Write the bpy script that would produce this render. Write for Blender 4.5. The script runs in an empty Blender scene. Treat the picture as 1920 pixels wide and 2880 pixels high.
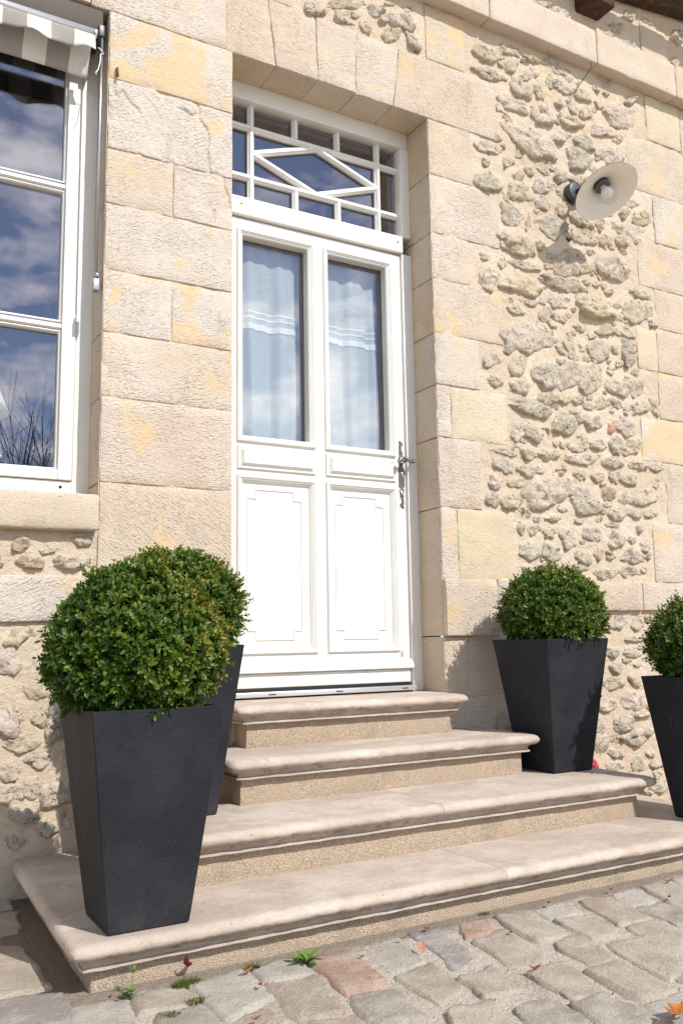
import bpy, math, random
import numpy as np
from mathutils import Matrix, Vector

# ---------------------------------------------------------------- camera, sky, sun, exposure
scn = bpy.context.scene
COL = scn.collection
cam_d = bpy.data.cameras.new('camera')
cam = bpy.data.objects.new('camera', cam_d)
COL.objects.link(cam)
cam_d.sensor_fit = 'AUTO'; cam_d.sensor_width = 36.0
cam_d.lens = 2495.14 / 2880 * 36.0
cam_d.clip_start = 0.05; cam_d.clip_end = 500
CR = Vector((0.86681, -0.49839, -0.01607)); CU = Vector((-0.05735, -0.13166, 0.98964)); CF = Vector((0.49534, 0.85690, 0.14270))
cam.matrix_world = Matrix(((CR.x, CU.x, -CF.x, -1.41008), (CR.y, CU.y, -CF.y, -3.33119), (CR.z, CU.z, -CF.z, 0.89091), (0, 0, 0, 1)))
scn.camera = cam

SUN = Vector((0.27, -1.0, 1.0)).normalized()          # towards the sun
sun_d = bpy.data.lights.new('sun', 'SUN')
sun_d.energy = 4.5; sun_d.angle = math.radians(0.5); sun_d.color = (1.0, 0.965, 0.915)
sun = bpy.data.objects.new('sun', sun_d); COL.objects.link(sun)
sun.rotation_euler = SUN.to_track_quat('Z', 'Y').to_euler(); sun.location = (3, -8, 9)

world = bpy.data.worlds.new('World'); scn.world = world; world.use_nodes = True
wt = world.node_tree; wt.nodes.clear()
w_out = wt.nodes.new('ShaderNodeOutputWorld'); w_bg = wt.nodes.new('ShaderNodeBackground')
sky = wt.nodes.new('ShaderNodeTexSky'); sky.sky_type = 'NISHITA'; sky.sun_disc = False
sky.sun_elevation = math.asin(SUN.z); sky.sun_rotation = math.atan2(SUN.x, SUN.y)
sky.altitude = 700.0; sky.air_density = 1.0; sky.dust_density = 0.3; sky.ozone_density = 1.4
w_tc = wt.nodes.new('ShaderNodeTexCoord')
w_map = wt.nodes.new('ShaderNodeMapping'); w_map.inputs['Scale'].default_value = (1.0, 1.0, 1.9)
w_n = wt.nodes.new('ShaderNodeTexNoise'); w_n.inputs['Scale'].default_value = 7.0; w_n.inputs['Detail'].default_value = 7.0; w_n.inputs['Roughness'].default_value = 0.56
w_r = wt.nodes.new('ShaderNodeValToRGB'); w_r.color_ramp.elements[0].position = 0.485; w_r.color_ramp.elements[1].position = 0.66
w_mix = wt.nodes.new('ShaderNodeMix'); w_mix.data_type = 'RGBA'
w_mix.inputs['B'].default_value = (15.0, 14.7, 14.3, 1)                 # broken white cloud all over the sky
L = wt.links.new
L(w_tc.outputs['Generated'], w_map.inputs['Vector']); L(w_map.outputs[0], w_n.inputs['Vector']); L(w_n.outputs['Fac'], w_r.inputs['Fac'])
L(w_r.outputs['Color'], w_mix.inputs['Factor']); L(sky.outputs[0], w_mix.inputs['A'])
L(w_mix.outputs['Result'], w_bg.inputs['Color']); L(w_bg.outputs[0], w_out.inputs[0])
w_bg.inputs['Strength'].default_value = 0.145

scn.view_settings.view_transform = 'Standard'; scn.view_settings.look = 'None'
scn.view_settings.gamma = 1.0; scn.view_settings.use_curve_mapping = False
scn.view_settings.exposure = 0.06
scn.cycles.max_bounces = 10; scn.cycles.transparent_max_bounces = 16
scn.cycles.caustics_reflective = False; scn.cycles.caustics_refractive = False
try: scn.cycles.use_denoising = True
except Exception: pass

# ---------------------------------------------------------------- numeric noise
def _hash(ix, iy, iz, seed):
    h = (ix.astype(np.int64) * 374761393 + iy.astype(np.int64) * 668265263 + iz.astype(np.int64) * 2147483647 + seed * 974634777) & 0xffffffff
    h = ((h ^ (h >> 13)) * 1274126177) & 0xffffffff
    h = ((h ^ (h >> 16)) * 2246822519) & 0xffffffff
    return ((h ^ (h >> 15)) & 0xffffff) / float(0xffffff) * 2 - 1
def vn(P, scale, seed=0):
    Q = np.asarray(P, float) * scale; I = np.floor(Q).astype(np.int64); f = Q - I; f = f * f * (3 - 2 * f)
    x, y, z = I[:, 0], I[:, 1], I[:, 2]; u, v, w = f[:, 0], f[:, 1], f[:, 2]
    def h(a, b, c): return _hash(x + a, y + b, z + c, seed)
    a = h(0, 0, 0) * (1 - u) + h(1, 0, 0) * u; b = h(0, 1, 0) * (1 - u) + h(1, 1, 0) * u
    c = h(0, 0, 1) * (1 - u) + h(1, 0, 1) * u; d = h(0, 1, 1) * (1 - u) + h(1, 1, 1) * u
    return (a * (1 - v) + b * v) * (1 - w) + (c * (1 - v) + d * v) * w
def fbm(P, scale, octv=3, seed=0, rough=0.5):
    t = 0; a = 1.0; s = 0
    for k in range(octv): t = t + a * vn(P, scale * 2 ** k, seed + k * 17); s += a; a *= rough
    return t / s

# ---------------------------------------------------------------- mesh helpers
def mesh(name, V, F, mat, smooth=True):
    me = bpy.data.meshes.new(name)
    V = np.asarray(V, float)
    me.from_pydata([tuple(v) for v in V], [], [tuple(int(i) for i in f) for f in F])
    if smooth: me.polygons.foreach_set('use_smooth', [True] * len(me.polygons))
    if mat: me.materials.append(mat)
    me.update()
    return me
def link(name, me, parent=None, **props):
    o = bpy.data.objects.new(name, me); COL.objects.link(o)
    if parent is not None:
        o.parent = parent
        if parent.type == 'EMPTY': o.matrix_parent_inverse = Matrix.Translation(parent.location).inverted()
    for k, v in props.items(): o[k] = v
    return o
def obj(name, V, F, mat, parent=None, smooth=True, **props):
    return link(name, mesh(name, V, F, mat, smooth), parent, **props)
def thing(name, label, cat, loc=(0, 0, 0), group=None):
    e = bpy.data.objects.new(name, None); COL.objects.link(e); e.location = loc; e.empty_display_size = 0.1
    e['label'] = label; e['category'] = cat
    if group: e['group'] = group
    return e
def joined(name, parts, mats, parent, attr=None):
    """the small remainder of a repeat as one part; parts = (V, F, material index, attribute values)"""
    V = []; F = []; mi = []; at = []
    for v, f, k, r in parts:
        n = len(V); V += [tuple(p) for p in v]; F += [tuple(int(i) + n for i in q) for q in f]; mi += [k] * len(f); at += list(r) if r is not None else []
    me = mesh(name, V, F, None)
    for m in mats: me.materials.append(m)
    me.polygons.foreach_set('material_index', mi)
    if attr: me.attributes.new(attr, 'FLOAT', 'POINT').data.foreach_set('value', np.array(at, np.float32))
    return link(name, me, parent, kind='stuff')
class MB:
    def __init__(s): s.V = []; s.F = []
    def add(s, V, F):
        n = len(s.V); s.V += [tuple(v) for v in V]; s.F += [tuple(int(i) + n for i in f) for f in F]; return s
    def make(s, name, mat, parent=None, smooth=True, **p): return obj(name, s.V, s.F, mat, parent, smooth, **p)

def axis(a, b, r, sp):
    Lh = b - a
    if Lh < 3 * r: return np.array([a, (a + b) / 2, b])
    n = max(1, int(round((Lh - 2 * r) / sp)))
    return np.concatenate([[a, a + r * 0.3], np.linspace(a + r, b - r, n + 1), [b - r * 0.3, b]])
def rbox(x0, x1, y0, y1, z0, z1, r=0.006, sp=0.05, spy=None):
    """welded box with rounded edges; returns V, F"""
    X, Y, Z = axis(x0, x1, r, sp), axis(y0, y1, r, spy or sp), axis(z0, z1, r, sp)
    nx, ny, nz = len(X), len(Y), len(Z)
    idx = -np.ones((nx, ny, nz), int); V = []
    I, J, K = np.meshgrid(range(nx), range(ny), range(nz), indexing='ij')
    m = (I == 0) | (I == nx - 1) | (J == 0) | (J == ny - 1) | (K == 0) | (K == nz - 1)
    idx[m] = np.arange(m.sum())
    V = np.stack([X[I[m]], Y[J[m]], Z[K[m]]], 1)
    rr = min(r, (x1 - x0) / 2.01, (y1 - y0) / 2.01, (z1 - z0) / 2.01)
    lo = np.array([x0 + rr, y0 + rr, z0 + rr]); hi = np.array([x1 - rr, y1 - rr, z1 - rr])
    C = np.clip(V, lo, hi); d = V - C; n = np.linalg.norm(d, axis=1, keepdims=True); n[n == 0] = 1
    V = C + d / n * rr
    F = []
    def q(a, b, c, d): F.extend(np.stack([a.ravel(), b.ravel(), c.ravel(), d.ravel()], 1).tolist())
    s = idx
    q(s[:-1, 0, :-1], s[1:, 0, :-1], s[1:, 0, 1:], s[:-1, 0, 1:]); q(s[:-1, -1, :-1], s[:-1, -1, 1:], s[1:, -1, 1:], s[1:, -1, :-1])
    q(s[0, :-1, :-1], s[0, :-1, 1:], s[0, 1:, 1:], s[0, 1:, :-1]); q(s[-1, :-1, :-1], s[-1, 1:, :-1], s[-1, 1:, 1:], s[-1, :-1, 1:])
    q(s[:-1, :-1, 0], s[:-1, 1:, 0], s[1:, 1:, 0], s[1:, :-1, 0]); q(s[:-1, :-1, -1], s[1:, :-1, -1], s[1:, 1:, -1], s[:-1, 1:, -1])
    return V, F
def sbox(x0, x1, y0, y1, z0, z1):
    V = [(x, y, z) for x in (x0, x1) for y in (y0, y1) for z in (z0, z1)]
    return V, [(0, 1, 3, 2), (4, 6, 7, 5), (0, 4, 5, 1), (2, 3, 7, 6), (0, 2, 6, 4), (1, 5, 7, 3)]
def bbox_(x0, x1, y0, y1, z0, z1, r=0.003):      # crisp board with a small rounded edge
    return rbox(x0, x1, y0, y1, z0, z1, r, 9.0)
def tube(pts, rad, n=8, closed=False):
    P = np.asarray(pts, float); m = len(P); R = np.full(m, rad) if np.isscalar(rad) else np.asarray(rad, float)
    T = np.gradient(P, axis=0); T /= np.linalg.norm(T, axis=1, keepdims=True) + 1e-12
    V = []; up = np.array([0, 0, 1.0]) if abs(T[0][2]) < 0.9 else np.array([1.0, 0, 0])
    for i in range(m):
        a = np.cross(T[i], up); 
        if np.linalg.norm(a) < 1e-6: a = np.cross(T[i], [0, 1, 0])
        a /= np.linalg.norm(a); b = np.cross(a, T[i]); up = b
        for k in range(n):
            t = 2 * math.pi * k / n; V.append(P[i] + R[i] * (math.cos(t) * a + math.sin(t) * b))
    F = []
    for i in range(m - 1):
        for k in range(n): F.append((i * n + k, i * n + (k + 1) % n, (i + 1) * n + (k + 1) % n, (i + 1) * n + k))
    F.append(tuple(range(n - 1, -1, -1))); F.append(tuple((m - 1) * n + k for k in range(n)))
    return V, F
def lathe(prof, origin, direction, n=32, close=True):
    """prof: (radius, distance along direction)"""
    d = Vector(direction).normalized(); a = d.orthogonal().normalized(); b = d.cross(a); o = Vector(origin); V = []; F = []
    for r, t in prof:
        for k in range(n):
            th = 2 * math.pi * k / n; V.append(tuple(o + d * t + (a * math.cos(th) + b * math.sin(th)) * max(r, 1e-5)))
    for i in range(len(prof) - 1):
        for k in range(n): F.append((i * n + k, (i + 1) * n + k, (i + 1) * n + (k + 1) % n, i * n + (k + 1) % n))
    return V, F
def ring(x0, x1, z0, z1, prof, cap=False):
    """rectangular moulding: prof = (inset, y) from the outer edge inwards"""
    V = []; F = []
    for i, y in prof:
        V += [(x0 + i, y, z0 + i), (x1 - i, y, z0 + i), (x1 - i, y, z1 - i), (x0 + i, y, z1 - i)]
    for k in range(len(prof) - 1):
        for j in range(4): F.append((4 * k + j, 4 * k + (j + 1) % 4, 4 * k + 4 + (j + 1) % 4, 4 * k + 4 + j))
    if cap: n = 4 * (len(prof) - 1); F.append((n, n + 1, n + 2, n + 3))
    return V, F
def gbar(p0, p1, y, w=0.034, wf=0.013, d=0.016):
    """moulded glazing bar from p0 to p1 in the x-z plane"""
    a = np.array(p0, float); b = np.array(p1, float); t = (b - a) / np.linalg.norm(b - a); n = np.array([-t[1], t[0]])
    prof = [(-w / 2, 0.013), (-w / 2, -0.002), (-w / 2 + 0.004, -0.005), (-wf / 2 - 0.002, -d + 0.003), (-wf / 2, -d), (wf / 2, -d), (wf / 2 + 0.002, -d + 0.003), (w / 2 - 0.004, -0.005), (w / 2, -0.002), (w / 2, 0.013)]
    V = []; F = []
    for e in (a, b):
        for o, yy in prof: q = e + n * o; V.append((q[0], y + yy, q[1]))
    m = len(prof)
    for k in range(m - 1): F.append((k, k + 1, m + k + 1, m + k))
    F.append(tuple(range(m - 1, -1, -1))); F.append(tuple(range(m, 2 * m)))
    return V, F
def extrude(poly, y0, y1):
    n = len(poly); V = [(x, y0, z) for x, z in poly] + [(x, y1, z) for x, z in poly]
    F = [tuple(range(n)), tuple(range(2 * n - 1, n - 1, -1))] + [(i, i + n, (i + 1) % n + n, (i + 1) % n) for i in range(n)]
    return V, F

# ---------------------------------------------------------------- materials
class G:
    """small node-graph writer"""
    def __init__(s, name):
        s.m = bpy.data.materials.new(name); s.m.use_nodes = True; s.t = s.m.node_tree; s.t.nodes.clear()
        s.out = s.t.nodes.new('ShaderNodeOutputMaterial')
    def n(s, typ, ins=None, **at):
        d = s.t.nodes.new('ShaderNode' + typ)
        for k, v in at.items(): setattr(d, k, v)
        for k, v in (ins or {}).items():
            i = d.inputs[k]
            if isinstance(v, bpy.types.NodeSocket): s.t.links.new(v, i)
            elif isinstance(v, bpy.types.Node): s.t.links.new(v.outputs[0], i)
            else: i.default_value = v
        return d
    def math(s, op, a, b=0.0, c=None, clamp=False):
        d = s.n('Math', {0: a, 1: b}, operation=op, use_clamp=clamp)
        if c is not None: s.t.links.new(c, d.inputs[2]) if isinstance(c, bpy.types.NodeSocket) else setattr(d.inputs[2], 'default_value', c)
        return d.outputs[0]
    def noise(s, vec, scale, detail=4.0, rough=0.55, dist=0.0):
        return s.n('TexNoise', {'Vector': vec, 'Scale': scale, 'Detail': detail, 'Roughness': rough, 'Distortion': dist}).outputs['Fac']
    def step(s, v, lo, hi):
        return s.n('MapRange', {'Value': v, 'From Min': lo, 'From Max': hi}, interpolation_type='SMOOTHSTEP').outputs[0]
    def mix(s, f, a, b, mode='MIX'):
        d = s.t.nodes.new('ShaderNodeMix'); d.data_type = 'RGBA'; d.blend_type = mode
        for i, v in ((0, f), (6, a), (7, b)):
            if isinstance(v, bpy.types.NodeSocket): s.t.links.new(v, d.inputs[i])
            elif i == 0: d.inputs[0].default_value = v
            else: d.inputs[i].default_value = (*v, 1) if len(v) == 3 else v
        return d.outputs[2]
    def pos(s): return s.n('NewGeometry').outputs['Position']
    def rnd(s): return s.n('ObjectInfo').outputs['Random']
    def map(s, vec, scale=(1, 1, 1), loc=(0, 0, 0), rot=(0, 0, 0)):
        return s.n('Mapping', {'Vector': vec, 'Scale': scale, 'Location': loc, 'Rotation': rot}).outputs[0]
    def comb(s, x=0.0, y=0.0, z=0.0): return s.n('CombineXYZ', {0: x, 1: y, 2: z}).outputs[0]
    def bump(s, h, dist, strength=1.0, normal=None):
        d = {'Height': h, 'Distance': dist, 'Strength': strength}
        if normal is not None: d['Normal'] = normal
        return s.n('Bump', d).outputs[0]
    def pbsdf(s, col, rough=0.8, normal=None, spec=0.3, **kw):
        d = {'Base Color': col if isinstance(col, bpy.types.NodeSocket) else (*col, 1), 'Roughness': rough, 'Specular IOR Level': spec}
        if normal is not None: d['Normal'] = normal
        d.update(kw)
        b = s.n('BsdfPrincipled', d); s.t.links.new(b.outputs[0], s.out.inputs[0]); return s.m
M = {}
def m_ashlar(name, tint=(0, 0, 0), ochre=0.60, marks=1.0, yellow=False):
    g = G(name); P = g.pos(); r = g.rnd()
    off = g.n('VectorMath', {0: P, 1: g.comb(g.math('MULTIPLY', r, 37.0), g.math('MULTIPLY', r, 11.0), g.math('MULTIPLY', r, 71.0))}, operation='ADD').outputs[0]
    ang = g.comb(0.0, g.math('MULTIPLY', g.math('SUBTRACT', r, 0.5), 1.5), 0.0)
    warp = g.n('VectorMath', {0: off, 1: g.n('VectorMath', {0: g.n('TexNoise', {'Vector': off, 'Scale': 5.0}).outputs['Color'], 'Scale': 0.06}, operation='SCALE').outputs[0]}, operation='ADD').outputs[0]
    rv = g.map(warp, (1, 1, 1), (0, 0, 0), ang)
    dash = g.noise(g.map(rv, (50, 70, 135)), 1.0, 2.0, 0.5)
    dash2 = g.noise(g.map(rv, (110, 110, 240), (3, 1, 7)), 1.0, 1.0, 0.5)
    fine = g.noise(off, 150.0, 3.0, 0.6)
    big = g.noise(off, 9.0, 4.0, 0.55)
    pit = g.step(g.noise(off, 38.0, 3.0, 0.6), 0.66, 0.76)
    ocn = g.noise(off, 3.4, 7.0, 0.62, 0.4); oc = g.step(ocn, ochre - 0.01, ochre + 0.05)
    h = g.math('ADD', g.math('MULTIPLY', g.step(dash, 0.28, 0.52), 0.75 * marks), g.math('MULTIPLY', dash2, 0.6 * marks))
    h = g.math('MULTIPLY', h, g.math('ADD', 0.45, g.math('MULTIPLY', g.step(g.noise(off, 4.5, 4.0, 0.6), 0.34, 0.62), 1.1)))
    h = g.math('MULTIPLY', h, g.math('SUBTRACT', 1.0, g.math('MULTIPLY', oc, 0.6)))
    h = g.math('ADD', h, g.math('MULTIPLY', fine, 1.3)); h = g.math('ADD', h, g.math('MULTIPLY', big, 0.9))
    h = g.math('SUBTRACT', h, g.math('MULTIPLY', pit, 1.0)); h = g.math('ADD', h, g.math('MULTIPLY', oc, 0.5))
    c = g.mix(g.step(g.noise(off, 2.2, 6.0, 0.6), 0.36, 0.66), (0.545, 0.445, 0.36), (0.595, 0.515, 0.435))
    c = g.mix(g.math('MULTIPLY', g.step(r, 0.55, 1.0), 0.75), c, (0.59, 0.54, 0.48))
    c = g.mix(g.math('MULTIPLY', g.step(r, 0.45, 0.0), 0.45), c, (0.555, 0.44, 0.315))
    c = g.mix(g.math('MULTIPLY', g.step(g.noise(off, 70.0, 4.0, 0.7), 0.50, 0.70), 0.42), c, (0.37, 0.28, 0.21))
    c = g.mix(g.math('MULTIPLY', g.step(g.noise(g.map(off, (14, 14, 5)), 1.0, 5.0, 0.6), 0.54, 0.76), 0.42), c, (0.34, 0.30, 0.255))
    c = g.mix(g.math('MULTIPLY', g.step(g.noise(off, 1.7, 4.0, 0.6), 0.42, 0.72), 0.35), c, (0.565, 0.44, 0.30))
    c = g.mix(g.math('MULTIPLY', oc, 0.78), c, (0.605, 0.45, 0.262))
    Y = g.n('SeparateXYZ', {0: P}).outputs[1]
    c = g.mix(g.math('MULTIPLY', g.step(g.math('ADD', Y, g.math('MULTIPLY', g.noise(off, 12.0, 4.0), 0.12)), 0.07, 0.26), 0.55), c, (0.60, 0.46, 0.28))   # ochre lime wash inside the reveals
    if yellow: c = g.mix(g.math('ADD', 0.28, g.math('MULTIPLY', g.noise(off, 9.0, 5.0, 0.65), 0.35)), c, (0.60, 0.51, 0.32))
    return g.pbsdf(c, 0.9, g.bump(h, 0.0030, 1.0), 0.2)
def m_rubble(name, a, b, dark):
    g = G(name); P = g.pos(); r = g.rnd()
    off = g.n('VectorMath', {0: P, 1: g.comb(g.math('MULTIPLY', r, 53.0), 0.0, g.math('MULTIPLY', r, 29.0))}, operation='ADD').outputs[0]
    n1 = g.noise(off, 16.0, 6.0, 0.62, 0.6); n2 = g.noise(off, 55.0, 6.0, 0.7); v = g.n('TexVoronoi', {'Vector': off, 'Scale': 70.0}).outputs['Distance']
    pit = g.step(g.noise(off, 42.0, 3.0, 0.6), 0.60, 0.72)
    h = g.math('ADD', g.math('MULTIPLY', n1, 1.6), n2); h = g.math('ADD', h, g.math('MULTIPLY', v, 0.25)); h = g.math('SUBTRACT', h, g.math('MULTIPLY', pit, 1.3))
    c = g.mix(g.step(n1, 0.36, 0.62), a, b)
    c = g.mix(g.math('MULTIPLY', g.step(g.noise(off, 24.0, 5.0, 0.7), 0.53, 0.70), 0.6), c, dark)
    c = g.mix(g.math('MULTIPLY', g.step(r, 0.3, 1.0), 0.25), c, (0.52, 0.44, 0.34))
    rim = g.n('Attribute', attribute_name='rim').outputs['Fac']
    sm = g.step(g.math('ADD', rim, g.math('MULTIPLY', g.math('SUBTRACT', g.noise(off, 26.0, 5.0, 0.65), 0.5), 3.0)), 0.42, 0.80)
    c = g.mix(g.math('MULTIPLY', sm, 0.88), c, (0.61, 0.50, 0.375))        # lime mortar smeared over the stone's edge
    return g.pbsdf(c, 0.95, g.bump(h, 0.0105, 1.0), 0.15)
def m_mortar():
    g = G('lime_mortar'); P = g.pos()
    f = g.noise(P, 130.0, 4.0, 0.65); b = g.noise(P, 14.0, 4.0, 0.55)
    c = g.mix(g.step(g.noise(P, 2.5, 5.0, 0.6), 0.35, 0.65), (0.57, 0.455, 0.335), (0.63, 0.53, 0.415))
    c = g.mix(g.math('MULTIPLY', g.step(f, 0.5, 0.75), 0.35), c, (0.46, 0.36, 0.26))
    h = g.math('ADD', g.math('MULTIPLY', f, 0.8), g.math('MULTIPLY', b, 1.6)); h = g.math('ADD', h, g.math('MULTIPLY', g.noise(P, 42.0, 5.0, 0.65, 0.4), 1.5))
    return g.pbsdf(c, 0.95, g.bump(h, 0.0062, 1.0), 0.15)
def m_tread():
    g = G('smooth_limestone'); P = g.pos(); r = g.rnd()
    off = g.n('VectorMath', {0: P, 1: g.comb(g.math('MULTIPLY', r, 13.0), g.math('MULTIPLY', r, 7.0), 0.0)}, operation='ADD').outputs[0]
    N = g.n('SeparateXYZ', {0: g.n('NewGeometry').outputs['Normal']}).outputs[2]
    c = g.mix(g.step(g.noise(g.map(off, (1, 1.4, 1)), 3.0, 6.0, 0.62, 0.5), 0.36, 0.66), (0.455, 0.37, 0.305), (0.58, 0.495, 0.42))
    c = g.mix(g.math('MULTIPLY', g.step(g.noise(off, 6.0, 6.0, 0.65), 0.48, 0.68), 0.55), c, (0.37, 0.315, 0.27))
    c = g.mix(g.math('MULTIPLY', g.step(g.noise(g.map(off, (18, 60, 40)), 1.0, 6.0, 0.7), 0.50, 0.66), 0.35), c, (0.36, 0.30, 0.25))
    c = g.mix(g.math('MULTIPLY', g.step(g.noise(off, 60.0, 5.0, 0.7), 0.62, 0.70), 0.6), c, (0.16, 0.13, 0.10))
    c = g.mix(g.math('MULTIPLY', g.step(g.noise(off, 5.0, 5.0, 0.6, 1.0), 0.60, 0.68), 0.4), c, (0.64, 0.585, 0.53))
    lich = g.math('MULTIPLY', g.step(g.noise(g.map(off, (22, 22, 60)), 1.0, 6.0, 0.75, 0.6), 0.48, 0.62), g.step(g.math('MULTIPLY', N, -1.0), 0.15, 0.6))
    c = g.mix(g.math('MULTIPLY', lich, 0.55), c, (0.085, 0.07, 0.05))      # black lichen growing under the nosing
    h = g.math('ADD', g.noise(off, 45.0, 5.0, 0.65), g.math('MULTIPLY', g.noise(off, 260.0, 2.0), 0.25))
    c = g.mix(g.math('MULTIPLY', g.step(g.noise(off, 170.0, 4.0, 0.7), 0.50, 0.68), 0.30), c, (0.30, 0.25, 0.205))
    c = g.mix(g.math('MULTIPLY', g.step(g.noise(off, 13.0, 6.0, 0.72, 0.8), 0.60, 0.70), 0.45), c, (0.29, 0.25, 0.21))
    return g.pbsdf(c, 0.82, g.bump(h, 0.0036, 1.0), 0.2)
def m_riser():
    g = G('gritty_sandstone'); P = g.pos()
    f = g.noise(P, 330.0, 3.0, 0.7); v = g.n('TexVoronoi', {'Vector': P, 'Scale': 420.0}).outputs['Distance']
    c = g.mix(g.step(f, 0.40, 0.60), (0.40, 0.29, 0.195), (0.74, 0.61, 0.47))
    c = g.mix(g.math('MULTIPLY', g.step(g.noise(P, 130.0, 3.0, 0.7), 0.58, 0.68), 0.5), c, (0.28, 0.21, 0.15))
    c = g.mix(g.math('MULTIPLY', g.step(g.noise(P, 7.0, 5.0, 0.6), 0.54, 0.70), 0.45), c, (0.33, 0.29, 0.23))
    return g.pbsdf(c, 0.95, g.bump(g.math('ADD', f, v), 0.0035, 1.0), 0.15)
def m_paint():
    g = G('white_gloss_paint'); P = g.pos()
    h = g.noise(g.map(P, (40, 40, 6)), 3.0, 3.0, 0.5)
    c = g.mix(g.step(g.noise(P, 4.0, 4.0), 0.4, 0.7), (0.735, 0.715, 0.68), (0.76, 0.745, 0.715))
    Z = g.n('SeparateXYZ', {0: P}).outputs[2]
    c = g.mix(g.math('MULTIPLY', g.math('MULTIPLY', g.step(Z, 1.05, 0.66), g.step(g.noise(g.map(P, (9, 9, 3)), 1.0, 6.0, 0.7), 0.42, 0.72)), 0.22), c, (0.50, 0.44, 0.36))    # splashed dust on the bottom rails
    c = g.mix(g.math('MULTIPLY', g.step(g.noise(P, 26.0, 6.0, 0.75), 0.60, 0.72), 0.10), c, (0.52, 0.48, 0.42))
    return g.pbsdf(c, 0.42, g.bump(h, 0.0009, 0.8), 0.35)
def m_glass():
    g = G('window_glass')
    fc = g.n('LayerWeight', {'Blend': 0.5}).outputs['Facing']
    f = g.math('ADD', g.math('MULTIPLY', g.math('POWER', fc, 5.0), 0.84), 0.148)
    tr = g.n('BsdfTransparent', {'Color': (0.95, 0.975, 0.97, 1)}); gl = g.n('BsdfGlossy', {'Color': (0.92, 0.88, 1.0, 1), 'Roughness': 0.0})
    w = g.noise(g.pos(), 2.2, 1.0); nb = g.bump(w, 0.004, 0.25); g.t.links.new(nb, gl.inputs['Normal'])
    mx = g.n('MixShader', {0: f, 1: tr.outputs[0], 2: gl.outputs[0]}); g.t.links.new(mx.outputs[0], g.out.inputs[0]); return g.m
def m_planter():
    g = G('black_fibre_planter'); o = g.n('TexCoord').outputs['Object']; r = g.rnd()
    off = g.n('VectorMath', {0: o, 1: g.comb(g.math('MULTIPLY', r, 9.0), 0.0, g.math('MULTIPLY', r, 5.0))}, operation='ADD').outputs[0]
    br = g.noise(g.map(off, (7, 7, 170)), 1.0, 4.0, 0.6); sp = g.noise(off, 320.0, 2.0, 0.6)
    c = g.mix(g.step(g.noise(off, 5.0, 5.0, 0.6), 0.4, 0.7), (0.0155, 0.0163, 0.021), (0.025, 0.0258, 0.032))
    c = g.mix(g.math('MULTIPLY', g.step(br, 0.62, 0.78), 0.10), c, (0.085, 0.085, 0.09))
    c = g.mix(g.math('MULTIPLY', g.step(sp, 0.64, 0.74), 0.5), c, (0.13, 0.13, 0.14))
    c = g.mix(g.math('MULTIPLY', g.step(g.noise(off, 6.0, 5.0, 0.7), 0.58, 0.78), 0.22), c, (0.05, 0.043, 0.038))
    Z = g.n('SeparateXYZ', {0: o}).outputs[2]
    c = g.mix(g.math('MULTIPLY', g.math('MULTIPLY', g.step(Z, 0.16, 0.0), g.step(g.noise(off, 14.0, 5.0, 0.7), 0.44, 0.74)), 0.16), c, (0.13, 0.105, 0.085))
    c = g.mix(g.math('MULTIPLY', g.step(g.noise(g.map(off, (30, 30, 2.0)), 1.0, 5.0, 0.7), 0.60, 0.74), 0.16), c, (0.12, 0.12, 0.125))
    return g.pbsdf(c, 0.66, g.bump(g.math('ADD', g.math('MULTIPLY', br, 0.8), g.math('MULTIPLY', sp, 1.2)), 0.0010, 1.0), 0.2)
def m_leaf():
    g = G('box_leaf'); a = g.n('Attribute', attribute_name='tint').outputs['Fac']; P = g.pos()
    rp = g.n('ValToRGB', {'Fac': a}); e = rp.color_ramp.elements
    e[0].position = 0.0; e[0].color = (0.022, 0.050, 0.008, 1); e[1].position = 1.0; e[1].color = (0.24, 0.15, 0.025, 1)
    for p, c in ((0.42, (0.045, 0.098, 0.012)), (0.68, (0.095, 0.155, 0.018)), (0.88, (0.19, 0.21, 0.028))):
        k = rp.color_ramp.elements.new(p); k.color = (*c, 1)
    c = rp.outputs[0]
    b = g.n('BsdfPrincipled', {'Base Color': c, 'Roughness': 0.42, 'Specular IOR Level': 0.38})
    t = g.n('BsdfTranslucent', {'Color': g.mix(0.5, c, (0.16, 0.26, 0.02))})
    mx = g.n('MixShader', {0: 0.16, 1: b.outputs[0], 2: t.outputs[0]}); g.t.links.new(mx.outputs[0], g.out.inputs[0]); return g.m
def m_plain(name, col, rough=0.6, spec=0.4, metal=0.0, bump=None, var=0.0):
    g = G(name); P = g.pos(); c = (*col, 1)
    if var: c = g.mix(g.step(g.noise(P, 30.0, 5.0, 0.6), 0.35, 0.7), tuple(x * (1 - var) for x in col), tuple(min(1, x * (1 + var)) for x in col))
    n = g.bump(g.noise(P, bump[0], 4.0, 0.6), bump[1], 1.0) if bump else None
    return g.pbsdf(c if var else col, rough, n, spec, Metallic=metal)
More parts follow.
